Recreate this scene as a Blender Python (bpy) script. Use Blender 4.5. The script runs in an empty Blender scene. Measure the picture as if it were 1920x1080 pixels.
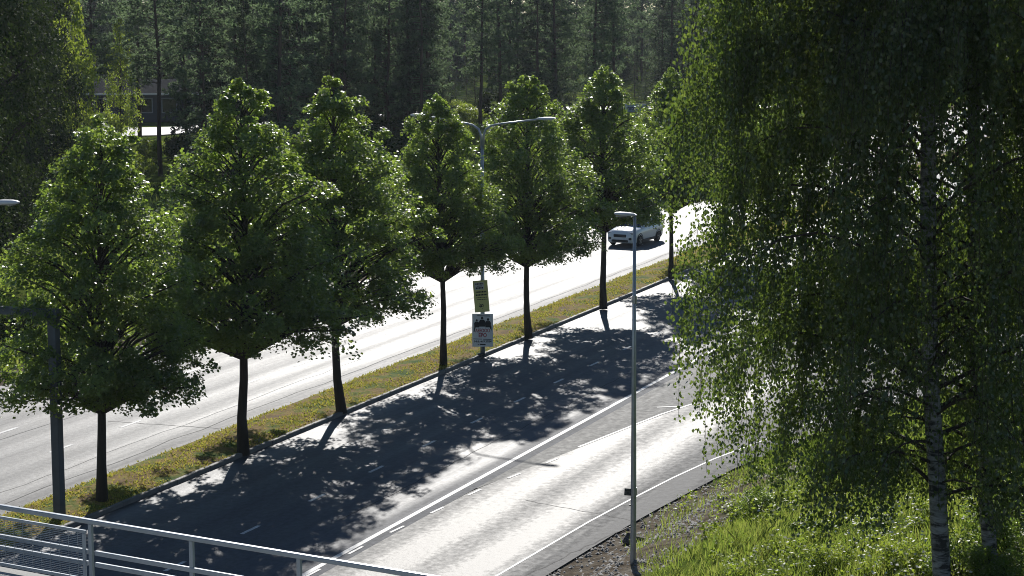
import bpy, math, random
import numpy as np
from mathutils import Vector, Matrix

# ------------------------------------------------------------------ camera
SC = bpy.context.scene
COL = SC.collection
F_PX, CX, CY, YH = 3900.0, 960.0, 540.0, -25.0       # in pixels of the 1920x1080 photograph
PITCH = math.atan((CY - YH) / F_PX)
CAM_H = 15.2 * math.cos(PITCH)
cam_data = bpy.data.cameras.new('camera')
cam = bpy.data.objects.new('camera', cam_data)
COL.objects.link(cam)
cam.location = (0, 0, CAM_H)
cam.rotation_euler = (math.pi / 2 - PITCH, 0, 0)
cam_data.sensor_width = 36.0
cam_data.lens = 36.0 * F_PX / 1920.0
cam_data.clip_start = 0.5
cam_data.clip_end = 3000.0
SC.camera = cam

# ------------------------------------------------------------------ sky and sun
SUN_EL = math.radians(28.5)
SUN_AZ = math.radians(0.8)            # seen from above, measured from +Y towards +X
world = bpy.data.worlds.new('World')
SC.world = world
world.use_nodes = True
wn = world.node_tree
for n in list(wn.nodes):
    wn.nodes.remove(n)
sky = wn.nodes.new('ShaderNodeTexSky')
sky.sky_type = 'NISHITA'
sky.sun_disc = False
sky.sun_elevation = SUN_EL
sky.sun_rotation = SUN_AZ
sky.air_density = 1.0
sky.dust_density = 0.0
sky.ozone_density = 3.0
bg = wn.nodes.new('ShaderNodeBackground')
bg.inputs['Strength'].default_value = 0.075
wo = wn.nodes.new('ShaderNodeOutputWorld')
wn.links.new(sky.outputs[0], bg.inputs[0])
wn.links.new(bg.outputs[0], wo.inputs[0])

sun_data = bpy.data.lights.new('sun', 'SUN')
sun_data.energy = 5.0
sun_data.angle = math.radians(0.53)
sun_data.color = (1.0, 0.96, 0.90)
sun = bpy.data.objects.new('sun', sun_data)
COL.objects.link(sun)
sdir = Vector((math.sin(SUN_AZ) * math.cos(SUN_EL), math.cos(SUN_AZ) * math.cos(SUN_EL), math.sin(SUN_EL)))
sun.rotation_euler = (-sdir).to_track_quat('-Z', 'Y').to_euler()
sun.location = sdir * 300

SC.view_settings.view_transform = 'Standard'
SC.view_settings.look = 'None'
SC.view_settings.gamma = 1.0
SC.view_settings.exposure = 0.28
SC.view_settings.use_curve_mapping = False
SC.cycles.max_bounces = 5
SC.cycles.diffuse_bounces = 2
SC.cycles.glossy_bounces = 2
SC.cycles.transmission_bounces = 4
SC.cycles.transparent_max_bounces = 6
SC.cycles.use_denoising = True
SC.cycles.denoising_prefilter = 'NONE'
SC.cycles.filter_width = 1.0
SC.cycles.sample_clamp_indirect = 4.0
SC.cycles.caustics_reflective = True
SC.cycles.caustics_refractive = False

rng = np.random.default_rng(11)
random.seed(11)

# ------------------------------------------------------------------ pixel / road helpers
cp, sp = math.cos(PITCH), math.sin(PITCH)


def gp(px, py, z=0.0):
    """the point at height z that the photograph shows at pixel (px, py)"""
    a, b = (px - CX) / F_PX, (py - CY) / F_PX
    d = (a, cp - b * sp, -sp - b * cp)
    t = (z - CAM_H) / d[2]
    return Vector((d[0] * t, d[1] * t, z))


def at_depth(px, py, Y):
    a, b = (px - CX) / F_PX, (py - CY) / F_PX
    d = (a, cp - b * sp, -sp - b * cp)
    t = Y / d[1]
    return Vector((d[0] * t, Y, CAM_H + d[2] * t))


ALPHA = math.atan((2580 - CX) / F_PX * cp)
SA, CA = math.sin(ALPHA), math.cos(ALPHA)
ROADROT = math.pi / 2 - ALPHA


def SU(s, u):
    return (s * SA - u * CA, s * CA + u * SA)


def toSU(x, y):
    return (x * SA + y * CA, -x * CA + y * SA)


# ------------------------------------------------------------------ object helpers
def prop(o, label=None, cat=None, group=None, kind=None):
    if label: o['label'] = label
    if cat: o['category'] = cat
    if group: o['group'] = group
    if kind: o['kind'] = kind
    return o


def thing(name, label, cat, loc=(0, 0, 0), rotz=0.0, group=None):
    o = bpy.data.objects.new(name, None)
    o.empty_display_size = 0.3
    COL.objects.link(o)
    o.location = loc
    o.rotation_euler = (0, 0, rotz)
    return prop(o, label, cat, group)


def fastmesh(name, V, Fc, mat=None, smooth=False):
    V = np.asarray(V, dtype=np.float32)
    Fc = np.asarray(Fc, dtype=np.int32)
    me = bpy.data.meshes.new(name)
    k = Fc.shape[1]
    me.vertices.add(len(V)); me.vertices.foreach_set('co', V.ravel())
    me.loops.add(Fc.size); me.loops.foreach_set('vertex_index', Fc.ravel())
    me.polygons.add(len(Fc)); me.polygons.foreach_set('loop_start', np.arange(len(Fc), dtype=np.int32) * k)
    if smooth:
        me.polygons.foreach_set('use_smooth', np.ones(len(Fc), dtype=bool))
    me.update(calc_edges=True)
    if mat: me.materials.append(mat)
    return me


def link(name, me, parent=None, loc=None, rot=None, kind=None):
    o = bpy.data.objects.new(name, me)
    COL.objects.link(o)
    if parent: o.parent = parent
    if loc is not None: o.location = loc
    if rot is not None: o.rotation_euler = rot
    if kind: o['kind'] = kind
    return o


class MB:
    """collects polygons for one mesh"""
    def __init__(self): self.v = []; self.f = []

    def poly(self, pts):
        b = len(self.v); self.v += [tuple(p) for p in pts]; self.f.append(tuple(range(b, b + len(pts)))); return self

    def box(self, c, s, M=None, bev=0.0):
        x, y, z = (k / 2 for k in s)
        b = len(self.v)
        if bev <= 0:
            pts = [(sx * x, sy * y, sz * z) for sz in (-1, 1) for sx, sy in ((-1, -1), (1, -1), (1, 1), (-1, 1))]
            fs = [(0, 3, 2, 1), (4, 5, 6, 7), (0, 1, 5, 4), (1, 2, 6, 5), (2, 3, 7, 6), (3, 0, 4, 7)]
        else:
            e = bev
            rings = []
            for zz, ins in ((-z, e), (-z + e, 0), (z - e, 0), (z, e)):
                X, Y = x - ins, y - ins
                c2 = e * 0.8
                rings.append([(-X + c2, -Y, zz), (X - c2, -Y, zz), (X, -Y + c2, zz), (X, Y - c2, zz),
                              (X - c2, Y, zz), (-X + c2, Y, zz), (-X, Y - c2, zz), (-X, -Y + c2, zz)])
            pts = [p for r in rings for p in r]
            fs = [tuple(range(7, -1, -1)), tuple(range(24, 32))]
            for r in range(3):
                for i in range(8):
                    j = (i + 1) % 8
                    fs.append((r * 8 + i, r * 8 + j, r * 8 + 8 + j, r * 8 + 8 + i))
        for p in pts:
            q = Vector(p)
            if M is not None: q = M @ q
            self.v.append((q[0] + c[0], q[1] + c[1], q[2] + c[2]))
        self.f += [tuple(i + b for i in f) for f in fs]
        return self

    def tube(self, pts, rad, n=8, cap=True):
        pts = [Vector(p) for p in pts]
        if not hasattr(rad, '__len__'): rad = [rad] * len(pts)
        b = len(self.v)
        up = None
        for i, p in enumerate(pts):
            t = (pts[min(i + 1, len(pts) - 1)] - pts[max(i - 1, 0)]).normalized()
            if up is None:
                up = Vector((0, 0, 1)) if abs(t.z) < 0.9 else Vector((1, 0, 0))
            a = t.cross(up).normalized(); c = a.cross(t).normalized(); up = c
            for k in range(n):
                w = 2 * math.pi * k / n
                q = p + a * math.cos(w) * rad[i] + c * math.sin(w) * rad[i]
                self.v.append((q.x, q.y, q.z))
        for i in range(len(pts) - 1):
            for k in range(n):
                k2 = (k + 1) % n
                self.f.append((b + i * n + k, b + i * n + k2, b + (i + 1) * n + k2, b + (i + 1) * n + k))
        if cap:
            self.f.append(tuple(b + k for k in range(n - 1, -1, -1)))
            e = b + (len(pts) - 1) * n
            self.f.append(tuple(e + k for k in range(n)))
        return self

    def mesh(self, name, mat=None, smooth=False):
        me = bpy.data.meshes.new(name)
        me.from_pydata(self.v, [], self.f)
        if smooth:
            me.polygons.foreach_set('use_smooth', [True] * len(me.polygons))
        me.update()
        if mat: me.materials.append(mat)
        return me

    def build(self, name, mat=None, parent=None, loc=None, rot=None, smooth=False, kind=None):
        return link(name, self.mesh(name, mat, smooth), parent, loc, rot, kind)


# ------------------------------------------------------------------ materials
def _nt(name):
    m = bpy.data.materials.new(name); m.use_nodes = True
    nt = m.node_tree
    for n in list(nt.nodes): nt.nodes.remove(n)
    out = nt.nodes.new('ShaderNodeOutputMaterial')
    return m, nt, out


def N(nt, kind, **kw):
    n = nt.nodes.new(kind)
    for k, v in kw.items():
        if k in n.inputs.keys() if isinstance(k, str) else False:
            n.inputs[k].default_value = v
        else:
            setattr(n, k, v)
    return n


def noise(nt, vec, scale, detail=3.0, rough=0.6, dist=0.0):
    n = nt.nodes.new('ShaderNodeTexNoise')
    n.inputs['Scale'].default_value = scale
    n.inputs['Detail'].default_value = detail
    n.inputs['Roughness'].default_value = rough
    n.inputs['Distortion'].default_value = dist
    nt.links.new(vec, n.inputs['Vector'])
    return n.outputs['Fac']


def ramp(nt, fac, stops):
    r = nt.nodes.new('ShaderNodeValToRGB')
    el = r.color_ramp.elements
    while len(el) < len(stops): el.new(0.5)
    for e, (p, c) in zip(el, stops):
        e.position = p
        e.color = (*c, 1) if len(c) == 3 else c
    nt.links.new(fac, r.inputs[0])
    return r.outputs[0]


def math_n(nt, op, a, b=None, clamp=False):
    m = nt.nodes.new('ShaderNodeMath'); m.operation = op; m.use_clamp = clamp
    for i, x in enumerate((a, b)):
        if x is None: continue
        if isinstance(x, (int, float)): m.inputs[i].default_value = x
        else: nt.links.new(x, m.inputs[i])
    return m.outputs[0]


def mixc(nt, fac, a, b):
    m = nt.nodes.new('ShaderNodeMix'); m.data_type = 'RGBA'
    for sock, x in ((m.inputs[0], fac), (m.inputs[6], a), (m.inputs[7], b)):
        if isinstance(x, (int, float)): sock.default_value = x
        elif isinstance(x, tuple): sock.default_value = (*x, 1)
        else: nt.links.new(x, sock)
    return m.outputs[2]


def objco(nt, sc=None):
    t = nt.nodes.new('ShaderNodeTexCoord').outputs['Object']
    if sc is None: return t
    mp = nt.nodes.new('ShaderNodeMapping'); mp.inputs['Scale'].default_value = sc
    nt.links.new(t, mp.inputs['Vector'])
    return mp.outputs[0]


def pmat(name, c1, c2=None, scale=3.0, rough=0.7, bump=0.0, bscale=20.0, metal=0.0, spec=0.5, sc=None, coat=0.0):
    m, nt, out = _nt(name)
    p = nt.nodes.new('ShaderNodeBsdfPrincipled')
    nt.links.new(p.outputs[0], out.inputs[0])
    p.inputs['Roughness'].default_value = rough
    p.inputs['Metallic'].default_value = metal
    p.inputs['Specular IOR Level'].default_value = spec
    p.inputs['Coat Weight'].default_value = coat
    v = objco(nt, sc)
    if c2 is None: c2 = tuple(k * 0.75 for k in c1)
    f = noise(nt, v, scale, 4)
    c = ramp(nt, f, [(0.3, c2), (0.7, c1)])
    nt.links.new(c, p.inputs['Base Color'])
    r = math_n(nt, 'MULTIPLY_ADD', f, 0.2); r.node.inputs[2].default_value = rough - 0.1
    nt.links.new(r, p.inputs['Roughness'])
    if bump > 0:
        b = nt.nodes.new('ShaderNodeBump'); b.inputs['Strength'].default_value = bump; b.inputs['Distance'].default_value = 0.03
        nt.links.new(noise(nt, v, bscale, 4), b.inputs['Height'])
        nt.links.new(b.outputs[0], p.inputs['Normal'])
    return m


def leafmat(name, c1, c2, t1, t2, tw=0.45, rough=0.45, cl=0.9, spec=0.35):
    """leaf: a diffuse and glossy face plus light coming through it; colour changes leaf by leaf"""
    m, nt, out = _nt(name)
    p = nt.nodes.new('ShaderNodeBsdfPrincipled')
    p.inputs['Roughness'].default_value = rough
    p.inputs['Specular IOR Level'].default_value = spec
    tr = nt.nodes.new('ShaderNodeBsdfTranslucent')
    g = nt.nodes.new('ShaderNodeNewGeometry')
    v = objco(nt)
    nf = noise(nt, v, cl, 2)
    f = math_n(nt, 'ADD', math_n(nt, 'MULTIPLY', g.outputs['Random Per Island'], 0.6), math_n(nt, 'MULTIPLY', nf, 0.5), True)
    nt.links.new(mixc(nt, f, c1, c2), p.inputs['Base Color'])
    nt.links.new(mixc(nt, f, t1, t2), tr.inputs['Color'])
    mx = nt.nodes.new('ShaderNodeMixShader'); mx.inputs[0].default_value = tw
    nt.links.new(p.outputs[0], mx.inputs[1]); nt.links.new(tr.outputs[0], mx.inputs[2])
    nt.links.new(mx.outputs[0], out.inputs[0])
    return m


def asphalt(name, base, rlo, rhi, u0, period, tracks=1.0, grain=0.25, gscale=9.0, streak=1.0, worn=None):
    """worn asphalt; x runs along the road, y across it. Wheel tracks are polished."""
    m, nt, out = _nt(name)
    p = nt.nodes.new('ShaderNodeBsdfPrincipled')
    nt.links.new(p.outputs[0], out.inputs[0])
    t = nt.nodes.new('ShaderNodeTexCoord').outputs['Object']
    sep = nt.nodes.new('ShaderNodeSeparateXYZ'); nt.links.new(t, sep.inputs[0])
    wob = noise(nt, objco(nt, (0.03, 0.25, 1)), 1.0, 2)
    uu = math_n(nt, 'ADD', sep.outputs['Y'], math_n(nt, 'MULTIPLY', wob, 0.5))
    ph = math_n(nt, 'MULTIPLY', math_n(nt, 'SUBTRACT', uu, u0), 2 * math.pi / period)
    tk = math_n(nt, 'MULTIPLY_ADD', math_n(nt, 'COSINE', ph), 0.5); tk.node.inputs[2].default_value = 0.5
    stv = noise(nt, objco(nt, (0.06, 2.2, 1)), 1.0, 4, 0.65)
    big = noise(nt, objco(nt, (0.15, 0.3, 1)), 1.0, 3)
    fine = noise(nt, objco(nt), gscale, 3, 0.7)
    f = math_n(nt, 'ADD', math_n(nt, 'MULTIPLY', tk, 0.45 * tracks),
               math_n(nt, 'ADD', math_n(nt, 'MULTIPLY', stv, 0.75 * streak), math_n(nt, 'MULTIPLY', big, 0.3)))
    f = math_n(nt, 'ADD', f, math_n(nt, 'MULTIPLY', fine, grain))
    r = nt.nodes.new('ShaderNodeMapRange')
    r.inputs['From Min'].default_value = 0.35; r.inputs['From Max'].default_value = 1.15
    r.inputs['To Min'].default_value = rhi; r.inputs['To Max'].default_value = rlo
    nt.links.new(f, r.inputs['Value'])
    ro = r.outputs[0]
    if worn:      # the outer metre or two of a lane is not polished by wheels
        wr = nt.nodes.new('ShaderNodeMapRange'); wr.interpolation_type = 'SMOOTHSTEP'
        wr.inputs['From Min'].default_value = worn[0]; wr.inputs['From Max'].default_value = worn[1]
        wr.inputs['To Min'].default_value = worn[2]; wr.inputs['To Max'].default_value = 0.0
        nt.links.new(math_n(nt, 'ADD', uu, math_n(nt, 'MULTIPLY', stv, 0.6)), wr.inputs['Value'])
        ro = math_n(nt, 'ADD', ro, wr.outputs[0], True)
    nt.links.new(ro, p.inputs['Roughness'])
    c = ramp(nt, stv, [(0.3, tuple(k * 0.8 for k in base)), (0.7, tuple(k * 1.15 for k in base))])
    c2 = ramp(nt, fine, [(0.35, (0.72, 0.72, 0.72)), (0.65, (1.15, 1.15, 1.15))])
    mm = nt.nodes.new('ShaderNodeMix'); mm.data_type = 'RGBA'; mm.blend_type = 'MULTIPLY'; mm.inputs[0].default_value = 1.0
    nt.links.new(c, mm.inputs[6]); nt.links.new(c2, mm.inputs[7])
    nt.links.new(mm.outputs[2], p.inputs['Base Color'])
    p.inputs['Specular IOR Level'].default_value = 0.5
    b = nt.nodes.new('ShaderNodeBump'); b.inputs['Strength'].default_value = min(1.0, grain * 1.2); b.inputs['Distance'].default_value = 0.02
    nt.links.new(fine, b.inputs['Height']); nt.links.new(b.outputs[0], p.inputs['Normal'])
    return m


M = {}
M['asph_far'] = asphalt('asphalt_far', (0.085, 0.086, 0.090), 0.60, 0.78, 35.9, 1.72, 0.7, 0.4, 5.0, 1.0, (36.0, 37.6, 0.12))
M['asph_near'] = asphalt('asphalt_near', (0.055, 0.062, 0.078), 0.56, 0.76, 25.6, 1.75, 0.6, 0.4, 5.0, 0.9, (25.2, 26.8, 0.20))
M['asph_slip'] = asphalt('asphalt_slip', (0.080, 0.080, 0.080), 0.64, 0.88, 21.2, 2.1, 1.0, 0.9, 4.5, 0.6, (19.6, 20.8, 0.2))
M['asph_gore'] = asphalt('asphalt_gore', (0.14, 0.138, 0.13), 0.76, 0.96, 0, 2, 0.1, 1.0, 4.0, 0.4)
M['asph_lot'] = asphalt('asphalt_lot', (0.09, 0.09, 0.09), 0.50, 0.65, 0, 2, 0.2, 0.2)
M['paint'] = pmat('road_paint', (0.70, 0.70, 0.68), (0.30, 0.30, 0.30), 5.0, 0.66, 0.2, 14)
M['tar'] = pmat('tar_seal', (0.02, 0.02, 0.022), None, 3, 0.85)
M['kerb'] = pmat('kerb_granite', (0.20, 0.19, 0.18), (0.08, 0.08, 0.078), 1.3, 0.75, 0.3, 18)
M['bark'] = pmat('linden_bark', (0.055, 0.045, 0.036), (0.025, 0.021, 0.018), 5, 0.9, 0.8, 14, sc=(1, 1, 0.25))
M['pinebark'] = pmat('pine_bark', (0.10, 0.065, 0.045), (0.035, 0.028, 0.024), 3, 0.9, 0.6, 10, sc=(1, 1, 0.3))
M['steel'] = pmat('galvanised_steel', (0.42, 0.44, 0.46), (0.30, 0.32, 0.34), 4, 0.42, metal=0.6)
M['railsteel'] = pmat('painted_rail_steel', (0.36, 0.39, 0.42), (0.28, 0.31, 0.34), 3, 0.40, metal=0.25)
M['gantrysteel'] = pmat('gantry_steel', (0.09, 0.105, 0.12), (0.065, 0.075, 0.085), 3, 0.5, metal=0.2)
M['darksteel'] = pmat('dark_steel', (0.05, 0.055, 0.06), None, 3, 0.6, metal=0.3)
M['lampshell'] = pmat('lamp_shell', (0.6, 0.6, 0.6), (0.5, 0.51, 0.52), 3, 0.5, metal=0.0)
M['concrete'] = pmat('concrete', (0.42, 0.41, 0.39), (0.31, 0.30, 0.28), 1.4, 0.85, 0.3, 12)
M['stone'] = pmat('field_stone', (0.12, 0.10, 0.09), (0.05, 0.045, 0.04), 3, 0.9, 0.8, 8)
M['linden'] = leafmat('linden_leaf', (0.032, 0.056, 0.024), (0.060, 0.090, 0.034), (0.18, 0.34, 0.03), (0.54, 0.68, 0.10), 0.42, 0.36, 0.9, 0.5)
M['birchleaf'] = leafmat('birch_leaf', (0.020, 0.033, 0.016), (0.040, 0.058, 0.024), (0.13, 0.27, 0.028), (0.46, 0.60, 0.09), 0.26, 0.32, 0.9, 0.6)
M['shrubleaf'] = leafmat('shrub_leaf', (0.035, 0.065, 0.022), (0.075, 0.105, 0.034), (0.17, 0.33, 0.035), (0.42, 0.54, 0.09), 0.42, 0.4, 0.9, 0.4)
M['darkleaf'] = leafmat('dark_leaf', (0.028, 0.050, 0.018), (0.05, 0.08, 0.022), (0.04, 0.07, 0.015), (0.08, 0.11, 0.02), 0.2, 0.7, 0.9, 0.03)
M['limeleaf'] = leafmat('lime_leaf', (0.08, 0.13, 0.022), (0.12, 0.17, 0.03), (0.30, 0.42, 0.04), (0.42, 0.50, 0.06), 0.5, 0.5)
M['needle'] = leafmat('pine_needle', (0.042, 0.068, 0.046), (0.088, 0.120, 0.078), (0.13, 0.21, 0.10), (0.25, 0.34, 0.16), 0.45, 0.7, 0.35, 0.1)
M['spruce'] = leafmat('spruce_needle', (0.028, 0.044, 0.030), (0.058, 0.076, 0.046), (0.08, 0.12, 0.06), (0.11, 0.14, 0.07), 0.35, 0.7, 0.35, 0.1)
M['grass'] = leafmat('verge_grass', (0.06, 0.11, 0.02), (0.16, 0.16, 0.05), (0.22, 0.40, 0.03), (0.50, 0.52, 0.12), 0.45, 0.5, 0.9, 0.3)
M['drygrass'] = leafmat('dry_grass', (0.085, 0.115, 0.02), (0.25, 0.19, 0.065), (0.30, 0.42, 0.03), (0.62, 0.46, 0.13), 0.45, 0.6, 1.4, 0.1)
M['flower'] = pmat('flower_white', (0.75, 0.75, 0.68), (0.6, 0.6, 0.5), 3, 0.7)

# ------------------------------------------------------------------ roads and ground
U_LINE, U_DASH, U_KERB, U_MEDF, U_FD1, U_FD2, U_FEDGE = 24.8, 28.3, 33.05, 35.65, 39.2, 42.5, 46.5


def outer(s):      # right-hand edge line of the exit lane
    return float(np.interp(s, [30, 45, 55, 62, 72, 84, 92, 105, 125], [20.5, 20.3, 19.8, 19.1, 16.9, 12.6, 9.4, 3.5, -7]))


def inner(s):      # left-hand edge line of the exit lane
    return float(np.interp(s, [40, 50, 56.5, 65.5, 69.5, 80, 90, 105, 125], [24.75, 24.6, 24.2, 22.95, 22.4, 19.9, 16.4, 9.5, -1]))


def edge(s):       # where the paving stops and the ground begins
    return outer(s) - float(np.interp(s, [40, 62, 90], [1.1, 1.2, 0.8]))


RR = (0, 0, ROADROT)


def strip(name, us, ss, z, mat, label=None, kind='structure', parent=None):
    """sheet in road coordinates: us(s) gives the two side offsets"""
    b = MB()
    for s0, s1 in zip(ss[:-1], ss[1:]):
        a0, b0 = us(s0); a1, b1 = us(s1)
        b.poly([(s0, a0, z), (s1, a1, z), (s1, b1, z), (s0, b0, z)])
    return b.build(name, mat, parent, None, None if parent else RR, kind=None if parent else kind)


LS = list(range(-60, 521, 20))
near_road = strip('near_carriageway', lambda s: (24.4, U_KERB), LS, 0.0, M['asph_near'])
far_road = strip('far_carriageway', lambda s: (U_MEDF, 47.6), LS, 0.0, M['asph_far'])
SS = list(np.arange(-40, 126, 2.0))
slip_road = strip('exit_lane', lambda s: (edge(s), min(inner(s) + 0.15, 24.4)), SS, 0.0, M['asph_slip'])
gore = strip('gore_area', lambda s: (inner(s) + 0.15, 24.4), list(np.arange(56.5, 87, 2.0)), 0.0, M['asph_gore'])


def marking(parent, name, pts, w, z=0.006):
    """painted line through road-coordinate points"""
    b = MB()
    for (s0, u0), (s1, u1) in zip(pts[:-1], pts[1:]):
        d = Vector((s1 - s0, u1 - u0)).normalized(); n = Vector((-d.y, d.x)) * w / 2
        b.poly([(s0 - n.x, u0 - n.y, z), (s1 - n.x, u1 - n.y, z), (s1 + n.x, u1 + n.y, z), (s0 + n.x, u0 + n.y, z)])
    return b.build(name, M['paint'] if name != 'tar_seal' else M['tar'], parent)


marking(near_road, 'edge_line', [(s, U_LINE) for s in range(-50, 500, 25)], 0.16)
marking(far_road, 'edge_line', [(s, U_FEDGE) for s in range(-50, 500, 25)], 0.14)
marking(slip_road, 'edge_line', [(s, outer(s)) for s in np.arange(-30, 124, 3.0)], 0.075)
marking(gore, 'edge_line', [(s, inner(s) + 0.22) for s in np.arange(63, 86, 2.0)], 0.10, 0.008)
marking(gore, 'chevron', [(70.2, 23.2), (70.6, 22.55)], 0.12, 0.010)
dash = MB().poly([(-0.5, -0.06, 0), (0.5, -0.06, 0), (0.5, 0.06, 0), (-0.5, 0.06, 0)]).mesh('lane_dash', M['paint'])
s0, _ = toSU(*gp(977, 750)[:2])
for k in range(-12, 40): link('lane_dash', dash, near_road, (s0 + 4 * k, U_DASH, 0.006))
s0, _ = toSU(*gp(277, 798)[:2])
for k in range(-7, 40):
    d = link('lane_dash', dash, far_road, (s0 + 4.2 * k, U_FD1, 0.006)); d.scale = (1.3, 1, 1)
s0, _ = toSU(*gp(15, 815)[:2])
for k in range(-5, 34):
    d = link('lane_dash', dash, far_road, (s0 + 4.2 * k, U_FD2, 0.006)); d.scale = (2.2, 1.2, 1)
for k in range(8):   # broken line where the exit lane leaves
    d = link('lane_dash', dash, slip_road, (44 + 2.4 * k, inner(44 + 2.4 * k) + 0.0, 0.010)); d.scale = (0.8, 0.7, 1)
    d.rotation_euler = (0, 0, math.atan2(inner(45 + 2.4 * k) - inner(43 + 2.4 * k), 2.0))


def crack(parent, a, b, w, wob, n=14, seed=0):
    r = random.Random(seed)
    pts = []
    for i in range(n + 1):
        t = i / n
        pts.append((a[0] + (b[0] - a[0]) * t + r.uniform(-wob, wob), a[1] + (b[1] - a[1]) * t + r.uniform(-wob, wob)))
    marking(parent, 'tar_seal', pts, w, 0.003)


def psu(x, y): return toSU(*gp(x, y)[:2])


crack(far_road, psu(205, 790), psu(445, 806), 0.05, 0.05, 14, 1)
crack(far_road, (30, 36.5), (120, 36.4), 0.05, 0.10, 50, 2)
crack(far_road, (40, 37.3), (75, 37.5), 0.03, 0.08, 30, 3)
crack(far_road, (30, 42.0), (70, 41.8), 0.04, 0.08, 30, 4)
crack(near_road, psu(640, 975), psu(1180, 700), 0.03, 0.05, 40, 5)
crack(slip_road, psu(985, 938), psu(1180, 975), 0.035, 0.05, 14, 6)
crack(slip_road, psu(1175, 988), psu(900, 1120), 0.05, 0.06, 20, 7)


def embank(s, u):
    """height of the ground beside the exit lane: a slope up to where the birches stand"""
    t = edge(s) - u
    if t <= 0.3: return 0.0
    z = 0.30 * (t - 0.3) * min(1, (t - 0.3) / 2.0)
    z = 3.45 * (1 - math.exp(-z / 2.6)) * 1.22
    fade = float(np.interp(s, [30, 58, 74, 88], [1, 1, 0.55, 0.12]))
    return min(z, 3.9) * fade


sv = np.unique(np.concatenate([np.linspace(-60, 20, 11), np.arange(20, 96, 0.7), np.linspace(96, 160, 17), np.linspace(160, 1100, 36)]))
uv_ = np.unique(np.concatenate([np.linspace(-300, -20, 8), np.arange(-20, 25, 0.6), np.linspace(25, 47.6, 5), np.arange(48, 60, 0.8), np.linspace(60, 140, 20), np.linspace(140, 900, 14)]))
V = np.zeros((len(sv), len(uv_), 3)); DI = np.zeros((len(sv), len(uv_)))
for i, s in enumerate(sv):
    for j, u in enumerate(uv_):
        z = -0.05
        if u < 24.3:
            z += embank(s, u)
            t = edge(s) - u
            if t > 0.8: z += 0.10 * math.sin(s * 1.3 + u * 0.7) * math.sin(u * 1.1 - s * 0.4) * min(1, (t - .8) / 2)
            DI[i, j] = max(0, 1 - max(0, t - 3.4) / 1.6) * float(np.interp(s, [20, 30, 58, 63], [1, 1, 1, 0.25]))
        elif u > 47.4:
            z += 0.12 * min(1, (u - 47.4) / 3) + 0.05 * math.sin(s * 0.9) * min(1, (u - 47.6) / 3)
            DI[i, j] = max(0, 1 - max(0, u - 48.6) / 1.6)
        V[i, j] = (s, u, z)
nu = len(uv_)
idx = np.arange(len(sv) * nu).reshape(len(sv), nu)
FQ = np.stack([idx[:-1, :-1], idx[1:, :-1], idx[1:, 1:], idx[:-1, 1:]], -1).reshape(-1, 4)

m, nt, out = _nt('ground_soil')
p = nt.nodes.new('ShaderNodeBsdfPrincipled'); nt.links.new(p.outputs[0], out.inputs[0])
v = objco(nt)
g1 = ramp(nt, noise(nt, v, 0.35, 4), [(0.3, (0.05, 0.085, 0.016)), (0.55, (0.09, 0.12, 0.024)), (0.75, (0.14, 0.14, 0.04))])
d1 = ramp(nt, noise(nt, v, 1.6, 5, 0.7), [(0.3, (0.07, 0.058, 0.045)), (0.5, (0.15, 0.125, 0.095)), (0.7, (0.22, 0.20, 0.165))])
at = nt.nodes.new('ShaderNodeAttribute'); at.attribute_name = 'bare'
ff = math_n(nt, 'ADD', at.outputs['Fac'], math_n(nt, 'MULTIPLY_ADD', noise(nt, v, 0.9, 4), 1.6)); ff.node.inputs[1].links[0].from_node.inputs[2].default_value = -0.8
ff = math_n(nt, 'MULTIPLY', math_n(nt, 'SUBTRACT', ff, 0.3), 2.5, True)
nt.links.new(mixc(nt, ff, g1, d1), p.inputs['Base Color'])
p.inputs['Roughness'].default_value = 1.0; p.inputs['Specular IOR Level'].default_value = 0.0
b = nt.nodes.new('ShaderNodeBump'); b.inputs['Strength'].default_value = 0.9; b.inputs['Distance'].default_value = 0.15
nt.links.new(noise(nt, v, 3.0, 6, 0.7), b.inputs['Height']); nt.links.new(b.outputs[0], p.inputs['Normal'])
M['ground'] = m
gme = fastmesh('ground', V.reshape(-1, 3), FQ, M['ground'], True)
a = gme.attributes.new('bare', 'FLOAT', 'POINT'); a.data.foreach_set('value', DI.ravel().astype(np.float32))
ground = link('ground', gme, None, (0, 0, 0), RR, 'structure')


def ground_z(x, y):
    s, u = toSU(x, y)
    z = -0.05
    if u < 24.3: z += embank(s, u)
    elif u > 47.4: z += 0.12 * min(1, (u - 47.4) / 3)
    return z


# ------------------------------------------------------------------ median with kerb stones
b = MB()
mp = [(U_KERB + 0.16, 0.115), (U_KERB + 0.5, 0.15), (34.3, 0.20), (35.2, 0.14), (U_MEDF - 0.0, 0.03)]
for s0_ in range(-60, 480, 6):
    for (ua, za), (ub, zb) in zip(mp[:-1], mp[1:]):
        b.poly([(s0_, ua, za), (s0_ + 6, ua, za), (s0_ + 6, ub, zb), (s0_, ub, zb)])
m, nt, out = _nt('median_turf')
p = nt.nodes.new('ShaderNodeBsdfPrincipled'); nt.links.new(p.outputs[0], out.inputs[0])
v = objco(nt)
c = ramp(nt, noise(nt, v, 0.8, 5, 0.65), [(0.36, (0.05, 0.10, 0.015)), (0.45, (0.14, 0.16, 0.03)), (0.53, (0.26, 0.18, 0.06)), (0.62, (0.15, 0.10, 0.055)), (0.74, (0.30, 0.26, 0.18))])
nt.links.new(c, p.inputs['Base Color']); p.inputs['Roughness'].default_value = 0.95; p.inputs['Specular IOR Level'].default_value = 0.1
b2 = nt.nodes.new('ShaderNodeBump'); b2.inputs['Strength'].default_value = 0.9; b2.inputs['Distance'].default_value = 0.1
nt.links.new(noise(nt, v, 6.0, 5, 0.7), b2.inputs['Height']); nt.links.new(b2.outputs[0], p.inputs['Normal'])
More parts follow.
